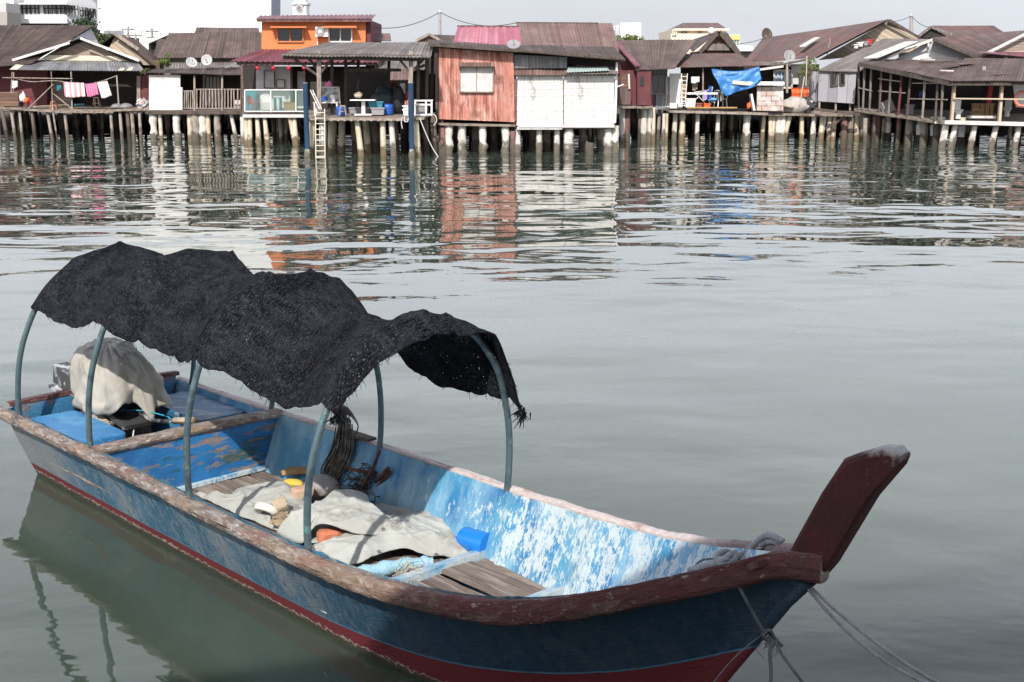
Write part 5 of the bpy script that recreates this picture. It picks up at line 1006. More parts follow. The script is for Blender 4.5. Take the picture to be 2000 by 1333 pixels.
cloth('cloth',24,34,158,172,73.3,m_wc,'small pale cloth hung on the far left porch post','cloth'); cloth('cloth',111,119,166,176,73.6,m_teal,'teal cloth hanging left of the striped towel','cloth')
def chair(px,pb,Y,h,m,label,ry=0,arms=True,name='plastic_chair',group='plastic chairs on the porches'):
    b=at(px,pb,Y); t=thing(name,b,label,'chair',group); w=h*.62; rot=Matrix.Rotation(ry,3,'Z'); T=lambda x,y,z:b+rot@Vector((x,y,z))
    for sx in (-1,1):
        for sy in (-1,1): G().beam(T(sx*w*.5,sy*w*.45,0),T(sx*w*.42,sy*w*.38,h*.5),.05).build('leg',m,t)
    g=G(); g.grid(lambda a,c:T((a-.5)*w,(c-.5)*w,h*.5-.03*math.sin(a*3.14)),6,6,thick=.03); g.build('seat',m,t,sm=True)
    g=G(); 
    for k in range(5): g.beam(T((k/4-.5)*w*.85,w*.45,h*.5),T((k/4-.5)*w*.75,w*.6,h*.97),.05,.02)
    g.tube(smooth([T(-w*.48,w*.45,h*.5),T(-w*.45,w*.58,h*.88),T(0,w*.64,h),T(w*.45,w*.58,h*.88),T(w*.48,w*.45,h*.5)],5),.025,6); g.build('backrest',m,t)
    if arms:
        for sx in (-1,1): G().tube(smooth([T(sx*w*.5,-w*.4,h*.5),T(sx*w*.55,-w*.35,h*.72),T(sx*w*.52,w*.5,h*.74)],5),.022,6).build('armrest',m,t)
    return t
chair(496,217,69.2,.8,m_red,'red plastic chair behind the wire mesh fence',1.2); chair(520,217,69.3,.88,m_plw,'white plastic chair behind the wire mesh fence',.2)
chair(1407,209,74.3,.95,m_plw,'white plastic armchair on the porch under the blue tarpaulin',.3)
def boxy(name,px0,px1,pt,pb,Y,dep,m,label,cat,group=None,rim=True,legs=False):
    A=at(px0,pb,Y);B=at(px1,pt,Y); t=thing(name,Vector(((A.x+B.x)/2,Y,A.z)),label,cat,group)
    g=G(); g.hexa([(A.x+.03,Y+.03,A.z),(B.x-.03,Y+.03,A.z),(B.x-.03,Y+dep-.03,A.z),(A.x+.03,Y+dep-.03,A.z),(A.x,Y,B.z),(B.x,Y,B.z),(B.x,Y+dep,B.z),(A.x,Y+dep,B.z)]); g.build('body',m,t)
    if rim: g=G(); g.box(A.x-.03,B.x+.03,Y-.03,Y+dep+.03,B.z-.05,B.z+.01); g.build('rim',m,t)
    return t
def table(px0,px1,pt,pb,Y,dep,m,label,name='table',cat='table',ped=False,th=.05):
    A=at(px0,pb,Y);B=at(px1,pt,Y); t=thing(name,Vector(((A.x+B.x)/2,Y,A.z)),label,cat)
    g=G(); g.box(A.x,B.x,Y,Y+dep,B.z-th,B.z); g.build('tabletop',m,t)
    if ped:
        c=(A.x+B.x)/2; G().box(c-.08,c+.08,Y+dep*.4,Y+dep*.6,A.z+.06,B.z-th).build('pedestal',m,t); G().box(c-.4,c+.4,Y+.1,Y+dep-.1,A.z,A.z+.06).build('base',m,t)
    else:
        for x in (A.x+.06,B.x-.06):
            for y in (Y+.06,Y+dep-.06): G().box(x-.035,x+.035,y-.035,y+.035,A.z,B.z-th).build('leg',m,t)
    return t
boxy('armchair',554,576,200,218,69.2,.6,m_ylwood,'yellow wooden box armchair behind the wire mesh fence','armchair')
table(534,548,191,217,69.6,.5,m_teal,'green topped table on the orange house porch')
table(684,732,195,226,59.4,.8,m_plw,'white pedestal table in the middle of the open work shed',ped=True)
boxy('fish_tub',682,724,211,223,60.6,1.0,m_greytub,'wide grey tub behind the white pedestal table','tub')
boxy('plastic_crate',720,747,199,211,59.9,.5,m_teal,'teal plastic crate sitting on top of the grey box in the shed','crate')
boxy('plastic_crate',725,750,211,225,59.6,.6,m_greytub,'pale grey box beneath the teal crate in the shed','crate')
def barrel(px,pt,pb,Y,r,m,label,name='barrel'):
    A=at(px,pb,Y);B=at(px,pt,Y); t=thing(name,A,label,name); H_=B.z-A.z; G().tube([A+Vector((0,0,H_*k)) for k in (0,.05,.33,.36,.39,.64,.67,.7,.95,1)],[r*.95,r,r,r*1.05,r,r,r*1.05,r,r,r*.94],18).build('body',m,t,sm=40); G().tube([B,B+Vector((0,0,.03))],r*.9,16).build('lid',m,t); return t
barrel(757,205,224,60.4,.28,m_blue,'blue plastic barrel right of the grey box in the shed'); barrel(667,209,226,59.8,.24,m_blue,'short blue barrel standing behind the wooden stool'); 
barrel(650,187,199,60.6,.12,m_plw,'translucent white jerrycan standing on the bench in the shed','jerrycan')
def stool(px,pt,pb,Y,w,m,label,name='stool'):
    A=at(px,pb,Y);B=at(px,pt,Y); t=thing(name,A,label,'stool'); G().box(A.x-w*.4,A.x+w*.4,Y-w*.4,Y+w*.4,B.z-.05,B.z).build('seat',m,t)
    for sx in (-1,1):
        for sy in (-1,1): G().beam(A+Vector((sx*w*.55,sy*w*.5,0)),Vector((A.x+sx*w*.33,Y+sy*w*.33,B.z-.05)),.045).build('leg',m,t)
    zz=lerp(A.z,B.z,.4); G().beam(Vector((A.x-w*.5,Y-w*.42,zz)),Vector((A.x+w*.5,Y-w*.42,zz)),.035).build('rung',m,t)
stool(670,206,226,59.2,.3,m_post,'wooden stool in front of the short blue barrel'); stool(106,198,213,73.9,.35,mat('orange_stool',(.42,.14,.09),rough=.6),'orange brown stool behind the pole on the left porch'); stool(190,190,210,75,.35,m_redb,'dark red stool under the pink towel on the left porch')
stool(1905,213,230,68.5,.42,m_tan,'small wooden stool left of the brown cabinet in the pavilion')
table(612,660,200,226,60.2,.8,m_offw,'cluttered white bench at the left of the open work shed',name='bench',cat='bench')
panel_t=thing('notice_board',at(646,200,60.9),'leaning picture board with grey blotches on the shed bench','board'); bx('board',mat('blotchy_board',(.42,.42,.40),[((.15,.14,.13),3,.48,.56,I3,.9),((.65,.64,.6),6,.55,.65,I3,.8)],rough=.8),panel_t,630,662,172,200,60.9,.05); bms('frame',m_offw,panel_t,[((662,171,60.85),(664,206,60.85)),((629,171,60.85),(663,171,60.85))],.05)
meta(G().blob(at(642,167,61),(.16,.05,.2),2,.2).build('bag',m_pink,sm=True),'small pink bag hanging above the notice board in the shed','bag')
barrel(633,190,197,60.4,.18,m_blue,'low blue basin on the white bench in the shed','basin')
meta(G().blob(at(752,200,61.5)+Vector((0,0,0)),(.62,.5,.72),4,.18,2.2).build('covered_heap',mat('dark_teal_sheet',(.012,.025,.03),[((.05,.06,.07),4,.55,.7,I3,.6)],rough=.6,bump=(5,.08)),sm=True),'tall dark heap under black plastic sheeting inside the work shed','heap')
meta(G().blob(at(778,200,61.2),(.32,.35,.78),5,.2,2.2).build('covered_heap',mat('black_bundle',(.012,.011,.012),rough=.7,bump=(6,.06)),sm=True),'narrow black bundle standing right of the dark sheeted heap','heap')
cloth('shirt',781,791,163,184,62.0,m_wc,'white shirt hanging at the right of the dark shed heap','shirt'); meta(G().blob(at(793,190,62),(.13,.1,.2),2,.2).build('bag',m_red,sm=True),'red bag below the white shirt in the shed','bag')
meta(G().blob(at(700,186,60.2),(.2,.2,.14),2,.15).build('sack',m_tan,sm=True),'small brown sack lying on the white pedestal table','sack')
g_=thing('wire_cage',at(825,226,59.8),'white slatted pen standing at the right end of the shed deck','cage')
for p,q in (((810,197,59.3),(843,197,59.3)),((810,204,59.3),(843,205,59.3)),((810,225,59.3),(843,224,59.3)),((814,197,60.8),(845,196,60.8)),((810,197,59.3),(814,196,60.8)),((843,197,59.3),(845,196,60.8))): bm('rail',m_metalw,g_,p,q,.07)
for x in (811,832,843): bm('post',m_metalw,g_,(x,197,59.3),(x,226,59.3),.08)
boxy('pen_box',813,831,206,224,60.0,.5,m_greytub,'grey box inside the white slatted pen','box')
boxy('plastic_box',787,800,207,213,60.0,.4,m_plw,'upper white plastic box by the right post of the shed','box','white boxes by the shed post'); boxy('plastic_box',787,800,214,226,60.0,.4,m_plw,'lower white plastic box under its twin by the shed post','box','white boxes by the shed post')
# blue piles standing in the water
m_bluep=mat('blue_pipe_pile',(.012,.04,.085),[((.035,.10,.18),5,.5,.65,(1,1,.1),.6),((.01,.02,.04),3,.6,.7,(1,1,.2),.6)],rough=.35)
for px,Y,lab in ((596,58.2,'blue pipe pile in the water, left of the ladder'),(802,58.0,'blue pipe pile in the water, at the right front of the open shed')):
    t=at(px,163,Y); b=Vector((t.x,Y,0)); o=thing('mooring_pile',b,lab,'pile','blue pipe piles in the water'); G().tube([Vector((t.x,Y,-.6)),t],.115,16).build('pipe',m_bluep,o,sm=50); G().tube([t,t+Vector((0,0,.03))],.125,16).build('cap',m_greytub,o)
    G().tube([Vector((t.x,Y,-.5)),Vector((t.x,Y,.1)),Vector((t.x,Y,.35))],[.17,.16,.12],10,jit=.4,seed=2).build('barnacle_crust',m_pw,o)
def ladder(px0,py0,px1,py1,Y,w,n,m,label,Y1=None):
    a=at(px0,py0,Y);b=at(px1,py1,Y1 or Y); t=thing('ladder',b,label,'ladder','ladders on the far shore')
    for s in (0,w): G().beam(a+Vector((s,0,0)),b+Vector((s,0,0)),.045).build('stile',m,t)
    for k in range(n): q=a.lerp(b,(k+.7)/n); G().beam(q,q+Vector((w,0,0)),.038).build('rung',m,t)
ladder(616,213,617,309,58.0,.42,9,m_cream,'white ladder going down into the water from the shed deck'); ladder(606,176,624,214,58.2,.1,3,m_offw,'short white leaning ladder top beside the shed post')
ladder(1331,144,1326,209,73.2,.34,8,m_white,'white ladder leaning by the orange door of the tarpaulin house')
def hangrope(pts,label,r=.025,m=None): meta(G().tube(smooth([a3(p) for p in pts],6),r,5).build('rope',m or m_offw,sm=True),label,'rope','ropes hanging from the work shed')
hangrope([(820,232,58.3),(832,262,58.3),(845,290,58.3),(858,310,58.2)],'long slack rope falling from the shed deck to the water at right')
hangrope([(842,222,59.5),(850,226,59.4),(853,236,59.4),(847,246,59.4)],'white rope looped at the right corner of the shed deck'); hangrope([(786,230,58.3),(784,240,58.3),(786,252,58.3)],'short rope end hanging left of the right blue pile'); hangrope([(790,228,58.3),(790,237,58.2),(796,238,58.2),(799,230,58.2)],'white rope loop tied near the right blue pile')
# left deck clutter
m_dome=mat('grey_basin',(.22,.21,.22),rough=.6)
for px,w_,lab in ((228,.42,'left grey upturned basin on the deck'),(246,.5,'right grey upturned basin on the deck, the wider one')):
    meta(G().blob(at(px,210,73.9),(w_/1.2,w_/1.3,.24),1,.04,flat=.02).build('upturned_basin',m_dome,sm=True),lab,'basin','upturned grey basins')
meta(G().blob(at(279,204,73.6),(.36,.25,.30),9,.35,3).build('rubbish_heap',mat('coloured_rags',(.5,.5,.52),[((.55,.1,.08),7,.52,.56,I3,.9),((.1,.3,.32),5,.56,.6,I3,.9),((.12,.1,.1),9,.58,.63,I3,.9)],rough=.8),sm=False),'heap of mixed coloured bags at the deck corner by the white panel','heap')
t=thing('bicycle',at(55,210,74),'small bicycle hung with orange and white bags on the far left deck','bicycle')
for px in (47,63):
    c=at(px,203,74); G().tube([c+Vector((math.cos(k*.524)*.26,0,math.sin(k*.524)*.26)) for k in range(13)],.025,6,cap=False).build('wheel',m_wire,t)
bms('frame',m_red,t,[((47,203,74),(53,192,74)),((53,192,74),(60,193,74)),((60,193,74),(63,203,74)),((47,203,74),(56,203,74)),((56,203,74),(60,190,74))],.04); bms('handlebar',m_dark,t,[((50,189,73.8),(54,189,74.2))],.03); bx('saddle',m_dark,t,58,62,189,190.5,73.9,.15)
meta(G().blob(at(44,190,73.8),(.18,.08,.3),2,.3).build('bag',m_wc,sm=True),'tall white sheet bag on the small bicycle','bag'); meta(G().blob(at(51,196,73.7),(.13,.1,.14),3,.2).build('bag',m_org,sm=True),'orange bag on the small bicycle','bag')
meta(G().beam(at(66,209,74),at(132,205,75.5),.5,.06).build('plywood_sheet',m_tan),'brown plywood sheet lying on the left porch deck','board')
meta(G().beam(at(147,205,74.5),at(165,204,74.5),.3,.1).build('plank_stack',m_teal),'teal plank lying beneath the striped towel','plank')
# tarpaulin
bl=mat('blue_tarpaulin',(.03,.16,.42),[((.06,.26,.58),2.2,.5,.62,I3,.7),((.015,.09,.26),2.8,.55,.68,I3,.6)],rough=.45,bump=(1.6,.12,(1,1,.5)))
def tf(a,b):
    top=Vector((lerp(1389,1483,a),lerp(133,130,a)+6*math.sin(math.pi*a)*1.0,lerp(73.2,72.9,a))); 
    bot=Vector((lerp(1418,1489,a)if a>.0 else 1418,lerp(188,168,a**.9),lerp(72.7,72.7,a)))
    q=top.lerp(bot,b); q.x+=6*math.sin(b*3.14)*(1-a)*-.6
    p=at(q.x,q.y,q.z); p.y+=.16*math.sin((a*1.3+b*1.1)*9)*b+.08*mn.noise(Vector((a*5,b*5,1))); p.z-=.05*math.sin(b*9+a*3); return p
meta(G().grid(tf,40,24,thick=.01).build('blue_tarpaulin',bl,sm=True),'blue tarpaulin slung from the brown lean-to roof','tarpaulin')
cloth('undershirt',1350,1366,150,162,73.6,m_wc,'white undershirt on the line in the dark tarpaulin house porch','shirt',skew=0); cloth('rag',1352,1362,163,176,74,m_tan,'small brown rag hanging below the white undershirt','cloth')
boxy('white_box',1339,1359,193,211,73.6,.5,m_plw,'white box at the foot of the ladder on the tarpaulin porch','box'); boxy('red_crate',1360,1372,202,210,73.8,.4,mat('brick_red_crate',(.3,.09,.07),rough=.7),'brick red crate right of the white box','crate'); boxy('red_crate',1374,1388,203,211,73.8,.4,m_org,'orange red crate nearer the white armchair','crate')
boxy('plastic_bin',1324,1334,202,210,73.3,.3,m_plw,'little white bin by the ladder foot','bin')
table(1427,1463,188,211,74.4,.8,m_dark,'dark metal framed table under the blue tarpaulin'); 
t=thing('clothes_airer',at(1380,208,74.2),'white tube clothes airer hung with blue and lilac things','airer')
bms('frame',m_metalw,t,[((1352,200,74),(1378,178,74)),((1356,180,74),(1380,205,74)),((1356,180,74),(1378,178,74)),((1366,188,74),(1392,170,74)),((1384,208,74),(1392,170,74))],.035)
cloth('cloth',1374,1381,176,196,74,mat('lilac_cloth',(.4,.33,.6),rough=.9),'lilac cloth on the airer','cloth'); cloth('cloth',1384,1390,168,196,74,m_blue,'blue cloth on the airer','cloth'); meta(G().blob(at(1392,196,74),(.22,.15,.12),5,.3).build('bag',mat('pale_blue_bag',(.15,.4,.65),rough=.6),sm=True),'pale blue bag left of the white armchair','bag')
meta(G().beam(at(1466,184,73),at(1472,216,73),.12,.5).build('leaning_board',m_metalw),'white board leaning against the brick hut','board'); meta(G().blob(at(1463,207,73.3),(.12,.1,.2),2,.3).build('bag',m_org,sm=True),'orange bag at the foot of the leaning white board','bag')
# between brick hut and grey house
def netf(a,b): p=at(lerp(1546,1580,a),lerp(172,190,b),74.6); p.y+=.1*math.sin(a*14)+.05*math.sin(b*9); return p
meta(G().grid(netf,24,8,thick=.02).build('orange_netting',m_org,sm=True),'orange netting hung behind the grey covered heap','netting')
meta(G().blob(at(1552,207,74.2),(.85,.55,.52),7,.12,1.8).build('covered_heap',mat('grey_tarp_heap',(.42,.39,.36),[((.25,.22,.2),2,.5,.65,I3,.8)],rough=.85,bump=(4,.08)),sm=True),'grey cloth covered heap next to the brick hut','heap')
meta(G().blob(at(1579,206,74.1),(.36,.3,.42),8,.3,2.6).build('rubbish_heap',mat('black_white_rubbish',(.04,.04,.04),[((.6,.6,.6),4,.56,.6,I3,.9)],rough=.7),sm=True),'black and white rubbish bag right of the grey covered heap','heap')
for k,(a,b) in enumerate((((1562,206,73.6),(1571,150,73.8)),((1574,168,74.2),(1576,110,74.2)))): meta(G().tube([a3(a),a3(b)],.035,6).build('bamboo_pole',m_tan),('long bamboo pole leaning out of the grey heap','upright bamboo pole by the spindly tree')[k],'pole')
meta(G().beam(at(1530,206,73.9),at(1548,210,73.5),.35,.06).build('plank_pile',m_tan),'short pale planks on the deck beside the brick hut','plank')
for k,(px,py) in enumerate(((1673,92),(1682,88),(1692,86),(1700,83))): boxy('roof_box',px-5,px+4,py-5,py+3,80.5,.5,(m_offw,m_plw,m_greytub,m_red)[k],('off white box on the roof valley below the tan gable','white box second in the row below the tan gable','grey box third in the row below the tan gable','red box at the right of the row below the tan gable')[k],'box','boxes below the tan gable')
# pavilion contents
def toilet(px,pb,Y,h,label,ry=0):
    b=at(px,pb,Y); t=thing('toilet',b,label,'toilet','toilets in the pavilion'); rot=Matrix.Rotation(ry,3,'Z'); T=lambda x,y,z:b+rot@Vector((x,y,z))
    g=G(); g.hexa([T(-.12,.1,h*.45),T(.22,.1,h*.45),T(.22,.32,h*.45),T(-.12,.32,h*.45),T(-.1,.1,h),T(.24,.1,h),T(.24,.32,h),T(-.1,.32,h)]); g.build('cistern',m_metalw,t)
    g=G(); g.tube([T(0,-.1,0),T(0,-.1,h*.25),T(0,-.12,h*.45)],[.14,.13,.22],16); g.build('bowl',m_metalw,t,sm=50); g=G(); g.tube([T(0,-.12,h*.45),T(0,-.12,h*.5)],.24,16); g.build('seat_lid',m_metalw,t,sm=50)
toilet(1869,232,67,.95,'white toilet standing near the front post of the pavilion',.2); toilet(1966,228,69,.95,'white toilet at the right of the brown cabinet in the pavilion',-.3)
t=boxy('cabinet',1904,1942,203,226,69,.6,m_ylwood,'brown plank fronted cabinet in the pavilion','cabinet'); bms('door_batten',m_dpost,t,[((x,205,68.97),(x,225,68.97)) for x in (1914,1924,1933)],.03)
meta(G().beam(at(1892,229,67),at(1940,229,67),.8,.14).build('board_stack',m_offw),'flat stack of pale boards in front of the brown cabinet','board')
c=at(1997,194,65.9); meta(G().tube([c+Vector((math.cos(k*.2618)*.36,0,math.sin(k*.2618)*.36)) for k in range(25)],.09,10,cap=False).build('lifebuoy',mat('orange_ring',(.75,.22,.16),[((.75,.7,.68),2,.55,.58,I3,.9)],rough=.5),sm=True),'orange and white ring lifebuoy hung by the pavilion at the right edge','lifebuoy')
boxy('appliance',1773,1786,205,224,71,.5,m_greytub,'grey box standing inside the left bays of the pavilion','box')
meta(G().beam(at(1722,214,72),at(1745,203,72),.06,.7).build('leaning_sheet',m_greytub),'grey sheet leaning low in the second bay of the pavilion','board')
barrel(1800,180,190,73,.14,m_blue,'tiny blue tub high in the pavilion bay','tub')
# ================================================================ outboard motor, contents of the boat
mt_=mat('scuffed_motor_metal',(.05,.052,.055),[((.45,.46,.47),7,.52,.60,I3,.9),((.015,.015,.015),12,.55,.65,I3,.7)],rough=.5)
mo=thing('outboard_motor',P(-2.55,0,.5),'tilted outboard motor with scuffed grey leg at the stern, partly covered','motor')
G().blob(P(-2.14,0,.80),(.27,.19,.20),2,.05,M=Matrix.Rotation(ANG,3,'Z'),sq=.7).build('cowl',mt_,mo,sm=True)
G().beam(P(-2.45,0,.60),P(-3.38,.0,.74),.15,.19).build('leg',mt_,mo)
G().beam(P(-3.1,0,.55),P(-3.45,0,.60),.20,.03).build('anti_cavitation_plate',mt_,mo)
g=G(); g.tube([P(-3.18,0,.42),P(-3.26,0,.50),P(-3.36,0,.60),P(-3.44,0,.70)],[.03,.06,.07,.04],12); g.build('gearcase',mt_,mo,sm=True)
pr=thing('x',P(-3.1,0,.55),'x','x'); bpy.data.objects.remove(pr)
for k in range(3):
    th=k*2.09+.4; d=Vector((math.cos(th),math.sin(th),.1)); c=P(-3.2,0,.42); e=d.cross(Vector((0,0,1))).normalized()*.06
    G().hexa([c-e*.4,c+e*.4,c+e*.4+Vector((0,0,.012)),c-e*.4+Vector((0,0,.012)),c+d*.15-e,c+d*.15+e+Vector((0,0,.05)),c+d*.15+e+Vector((0,0,.062)),c+d*.15-e+Vector((0,0,.012))]).build('propeller_blade',mt_,mo)
g=G(); g.hexa([P(-2.42,-.16,.46),P(-2.30,-.16,.46),P(-2.30,.16,.46),P(-2.42,.16,.46),P(-2.55,-.1,.72),P(-2.2,-.1,.72),P(-2.2,.1,.72),P(-2.55,.1,.72)]); g.build('clamp_bracket',mt_,mo)
g=G(); g.hexa([P(-2.2,-.22,.66),P(-1.72,-.16,.52),P(-1.72,.12,.52),P(-2.2,.2,.66),P(-2.2,-.2,.72),P(-1.70,-.15,.56),P(-1.70,.12,.56),P(-2.2,.2,.72)]); g.build('lower_pan',mt_,mo)
g=G(); g.tube(smooth([P(-1.95,.05,.66),P(-1.6,.05,.60),P(-1.1,.12,.68)],5),.018,8); a_=g.build('tiller',mt_,mo,sm=True); G().tube([P(-1.25,.09,.655),P(-.98,.14,.70)],.032,10).build('grip',m_tan,a_,sm=True)
G().tube([P(-2.1,-.34,.60),P(-1.95,.3,.60)],.022,8).build('cross_bar',mt_,mo)
# stern clutter: timber block and rags
meta(G().beam(P(-3.1,-.02,.55),P(-2.35,-.16,.62),.12,.07).build('wooden_spar',m_post),'pale wooden spar sticking out over the transom below the motor leg','spar')
meta(G().blob(P(-2.1,-.22,.52),(.22,.12,.10),6,.35,3,M=Matrix.Rotation(ANG,3,'Z')).build('rag_bundle',mat('dirty_rag',(.36,.31,.26),[((.15,.12,.1),8,.5,.6,I3,.8)],rough=.95,bump=(20,.03)),sm=True),'dirty beige rag bundle tied under the covered motor','rag')
rd=random.Random(5)
lf_=mat('dry_leaf_litter',(.30,.20,.12),[((.5,.42,.33),9,.5,.6,I3,.8),((.1,.07,.05),7,.55,.65,I3,.8)],rough=.9); g=G()
for i in range(150):
    p=P(rd.uniform(-1.6,-.9),rd.gauss(-.02,.14),.335+.03*rd.random()); e=Vector((rd.gauss(0,1),rd.gauss(0,1),rd.gauss(0,.35))).normalized()*.035; f=e.cross(Vector((0,0,1))).normalized()*.018
    g.face([p-e,p-f,p+e,p+f+Vector((0,0,.012))])
meta(g.build('leaf_litter',lf_),'dry brown leaf litter on the stern floor below the motor','litter',kind='stuff')
# canvas over the motor
canv=mat('beige_canvas',(.38,.36,.32),[((.27,.25,.22),3.4,.46,.60,I3,.7),((.48,.46,.43),7,.55,.7,I3,.5),((.16,.14,.12),9,.62,.70,(1,1,.5),.6)],rough=.9,bump=(70,.003))
RZ=Matrix.Rotation(ANG,3,'Z')
def cvf(a,b):
    th=2*math.pi*a; r=b; cu_,cv_=-2.16,0.0
    ga=lambda t0,w:math.exp(-(((th-t0+math.pi)%(2*math.pi)-math.pi)/w)**2)
    rr=max(0,r-.35)/.65; rr=rr*rr
    fold=rr*(.15*ga(-.62,.13)-.12*ga(-.90,.10)+.06*ga(-1.15,.12)+.17*ga(.1,.2)-.15*ga(-.25,.14)+.10*ga(.8,.25)-.08*ga(.45,.12)+.05*ga(2.4,.3)-.06*ga(3.1,.25))
    c_,s__=math.cos(th),math.sin(th); q4=(abs(c_)**3.2+abs(s__)**3.2)**(-1/3.2); sp=math.sin(r*math.pi/2)**.95
    ru=.45*(sp*lerp(1,q4,.8)+fold); rv=.33*(sp*lerp(1,q4,.8)+fold)
    cu_=-2.33+.14*r; cv_=.02
    hemz=.65+.12*ga(-.40,.35)+.05*ga(.4,.2)-.04*ga(.1,.2)+.05*mn.noise(Vector((math.cos(th)*4,math.sin(th)*4,0)))
    top=1.19-.10*r*c_
    z=lerp(top,hemz,r**2.6)
    X=cu_+ru*c_; Yv=cv_+rv*s__
    rg=max(0,1-abs(mn.noise(Vector((X*3.1,Yv*3.1+z*1.5,z*2.6+4))))*2.6)**3; rg2=max(0,1-abs(mn.noise(Vector((X*7,Yv*7,z*5+9))))*2.6)**3
    k_=.045*rg+.016*rg2-.012; ru+=k_; rv+=k_; z+=k_*.6*(1-r)
    return P(cu_+ru*math.cos(th)+.05*r,cv_+rv*math.sin(th),z+.02*mn.noise(Vector((math.cos(th)*4,math.sin(th)*4,r*5)))+.012*math.sin(17*th+r*4)*r)
cv=thing('motor_cover',P(-2.16,0,.6),'beige canvas sheet draped over the outboard motor, tied with blue cord','canvas cover'); G().grid(cvf,130,40,lambda a,b:(a*2.4,b*.9),thick=.006).build('canvas',canv,cv,sm=True)
cordm=mat('blue_cord',(.03,.30,.42),rough=.8)
c_=[cvf(.60,r) +Vector((-.0,-.02,.012)) for r in (.52,.60,.7,.8,.88)]
g=G(); g.tube(smooth(c_,4),.008,6); g.build('cord',cordm,cv,sm=True); g=G(); g.tube(smooth([p+Vector((.04+.01*i,-.01,0)) for i,p in enumerate(c_[:4])],4),.007,6); g.build('cord',cordm,cv,sm=True)
g=G(); g.blob(c_[0],(.03,.03,.025),1,.3); g.build('cord_knot',cordm,cv,sm=True)
meta(G().tube(smooth([P(-2.2,-.28,.60),P(-1.8,.0,.66),P(-1.45,.1,.66),P(-1.3,.08,.665)],5),.006,6).build('rope',cordm,sm=True),'thin blue cord running from the motor cover to the tiller','cord')
meta(G().tube(smooth([P(-1.75,-.05,.50),P(-1.62,-.12,.44),P(-1.55,-.04,.40),P(-1.5,-.1,.38)],5),.007,6).build('white_cable',m_plw,sm=True),'white pull cord dangling under the motor','cord')
# tarps lying on the floor
tarp=mat('pale_grey_canvas',(.42,.43,.40),[((.33,.33,.30),2.4,.46,.60,I3,.7),((.24,.21,.17),5,.57,.66,I3,.65),((.12,.10,.08),26,.64,.70,I3,.6),((.52,.53,.51),9,.55,.7,I3,.4)],rough=.85,bump=(90,.0025))
def sheet_on(name,outl,zf,label,m,seed,group=None,n=120,nr=34,wr=.02,holes=()):
    pts=[loc(onz(px,py,z))[:2] for px,py,z in outl]; zz=[o[2] for o in outl]; K=len(pts); cu_=sum(p[0] for p in pts)/K; cv_=sum(p[1] for p in pts)/K
    sm_=smooth([(p[0],p[1],z) for p,z in zip(pts,zz)]+[(pts[0][0],pts[0][1],zz[0])],8); 
    def fn(a,b):
        x=(a*(len(sm_)-1)); i=min(int(x),len(sm_)-2); q=sm_[i].lerp(sm_[i+1],x-i)
        u=lerp(cu_,q.x,b); v=lerp(cv_,q.y,b); z=lerp(zf(u,v),q.z,b**4)
        e=math.sin(min(1,(1-b)*6)*math.pi/2)
        r1=1-abs(mn.noise(Vector((u*2.3+v,v*2.6-u*.6,seed))))*2; r2=1-abs(mn.noise(Vector((u*5-v*2,v*5+u,seed+5))))*2
        r3=1-abs(mn.noise(Vector((u*11+v*3,v*12-u*4,seed+9))))*2; z+=wr*(1.2*max(r1,0)**4+.7*max(r2,0)**4+.28*max(r3,0)**3)*(.4+.6*e)+.5*wr*mn.noise(Vector((u*9,v*9,seed)))
        u+=.012*math.sin(a*40+seed)*(b**6); return P(u,v,z)
    g=G(); g.grid(fn,n,nr,lambda a,b:(math.cos(a*6.28)*b,math.sin(a*6.28)*b),thick=.006); return meta(g.build(name,m,sm=True),label,'tarpaulin',group)
bump=lambda u,v,L:sum(h*math.exp(-((u-a)**2+(v-b)**2)/(s*s)) for a,b,h,s in L)
T1=lambda u,v:.27+bump(u,v,[(.15,.35,.07,.25),(.55,.0,.05,.2),(-.1,.0,.03,.2)])
sheet_on('canvas_sheet',[(380,967,.235),(418,983,.235),(448,968,.27),(484,953,.27),(545,941,.30),(575,958,.29),(600,985,.28),(640,1010,.26),(640,1050,.24),(590,1060,.235),(525,1032,.235),(470,1010,.235),(425,988,.235),(398,975,.235)],T1,'pale grey canvas sheet nearest the bulkhead, with rocks on it',tarp,3,'grey canvas sheets in the boat',wr=.022)
T3=lambda u,v:.29+bump(u,v,[(1.5,.4,.10,.3),(1.9,.45,.05,.2),(1.3,.0,.05,.25),(1.75,.0,.04,.2)])
sheet_on('canvas_sheet',[(612,1072,.30),(676,1042,.33),(705,1005,.33),(740,988,.34),(790,991,.34),(835,995,.36),(862,1008,.36),(880,1035,.31),(900,1064,.25),(937,1084,.225),(905,1089,.225),(850,1090,.235),(815,1078,.28),(788,1074,.29),(740,1085,.27),(690,1102,.25),(640,1105,.25)],T3,'largest pale grey canvas sheet, spread toward the blue bucket',tarp,11,'grey canvas sheets in the boat',wr=.025,n=160,nr=44)
T2=lambda u,v:.46+bump(u,v,[(.8,.35,.05,.25),(1.2,.3,.02,.2)])
sheet_on('canvas_sheet',[(540,1044,.27),(580,1012,.36),(626,983,.42),(662,963,.43),(707,961,.43),(727,986,.42),(753,1009,.40),(766,1026,.37),(745,1041,.37),(701,1043,.38),(650,1030,.42),(626,1024,.42),(608,1042,.33),(590,1062,.26),(560,1056,.25)],T2,'folded middle canvas sheet overlapping both others',tarp,23,'grey canvas sheets in the boat',wr=.022)
g=G()
for px,py,z in ((740,1078,.31),(748,1034,.40),(852,1084,.262),(866,1015,.345)): 
    c=onz(px,py,z); g.tube([c+Vector((math.cos(k*.785)*.012,math.sin(k*.785)*.012,.004)) for k in range(9)],.004,5,cap=False)
meta(g.build('eyelet',mat('brass_eyelet',(.25,.24,.22),rough=.4,metal=.8)),'row of small metal eyelets along the sheet hem','eyelet',kind='stuff')
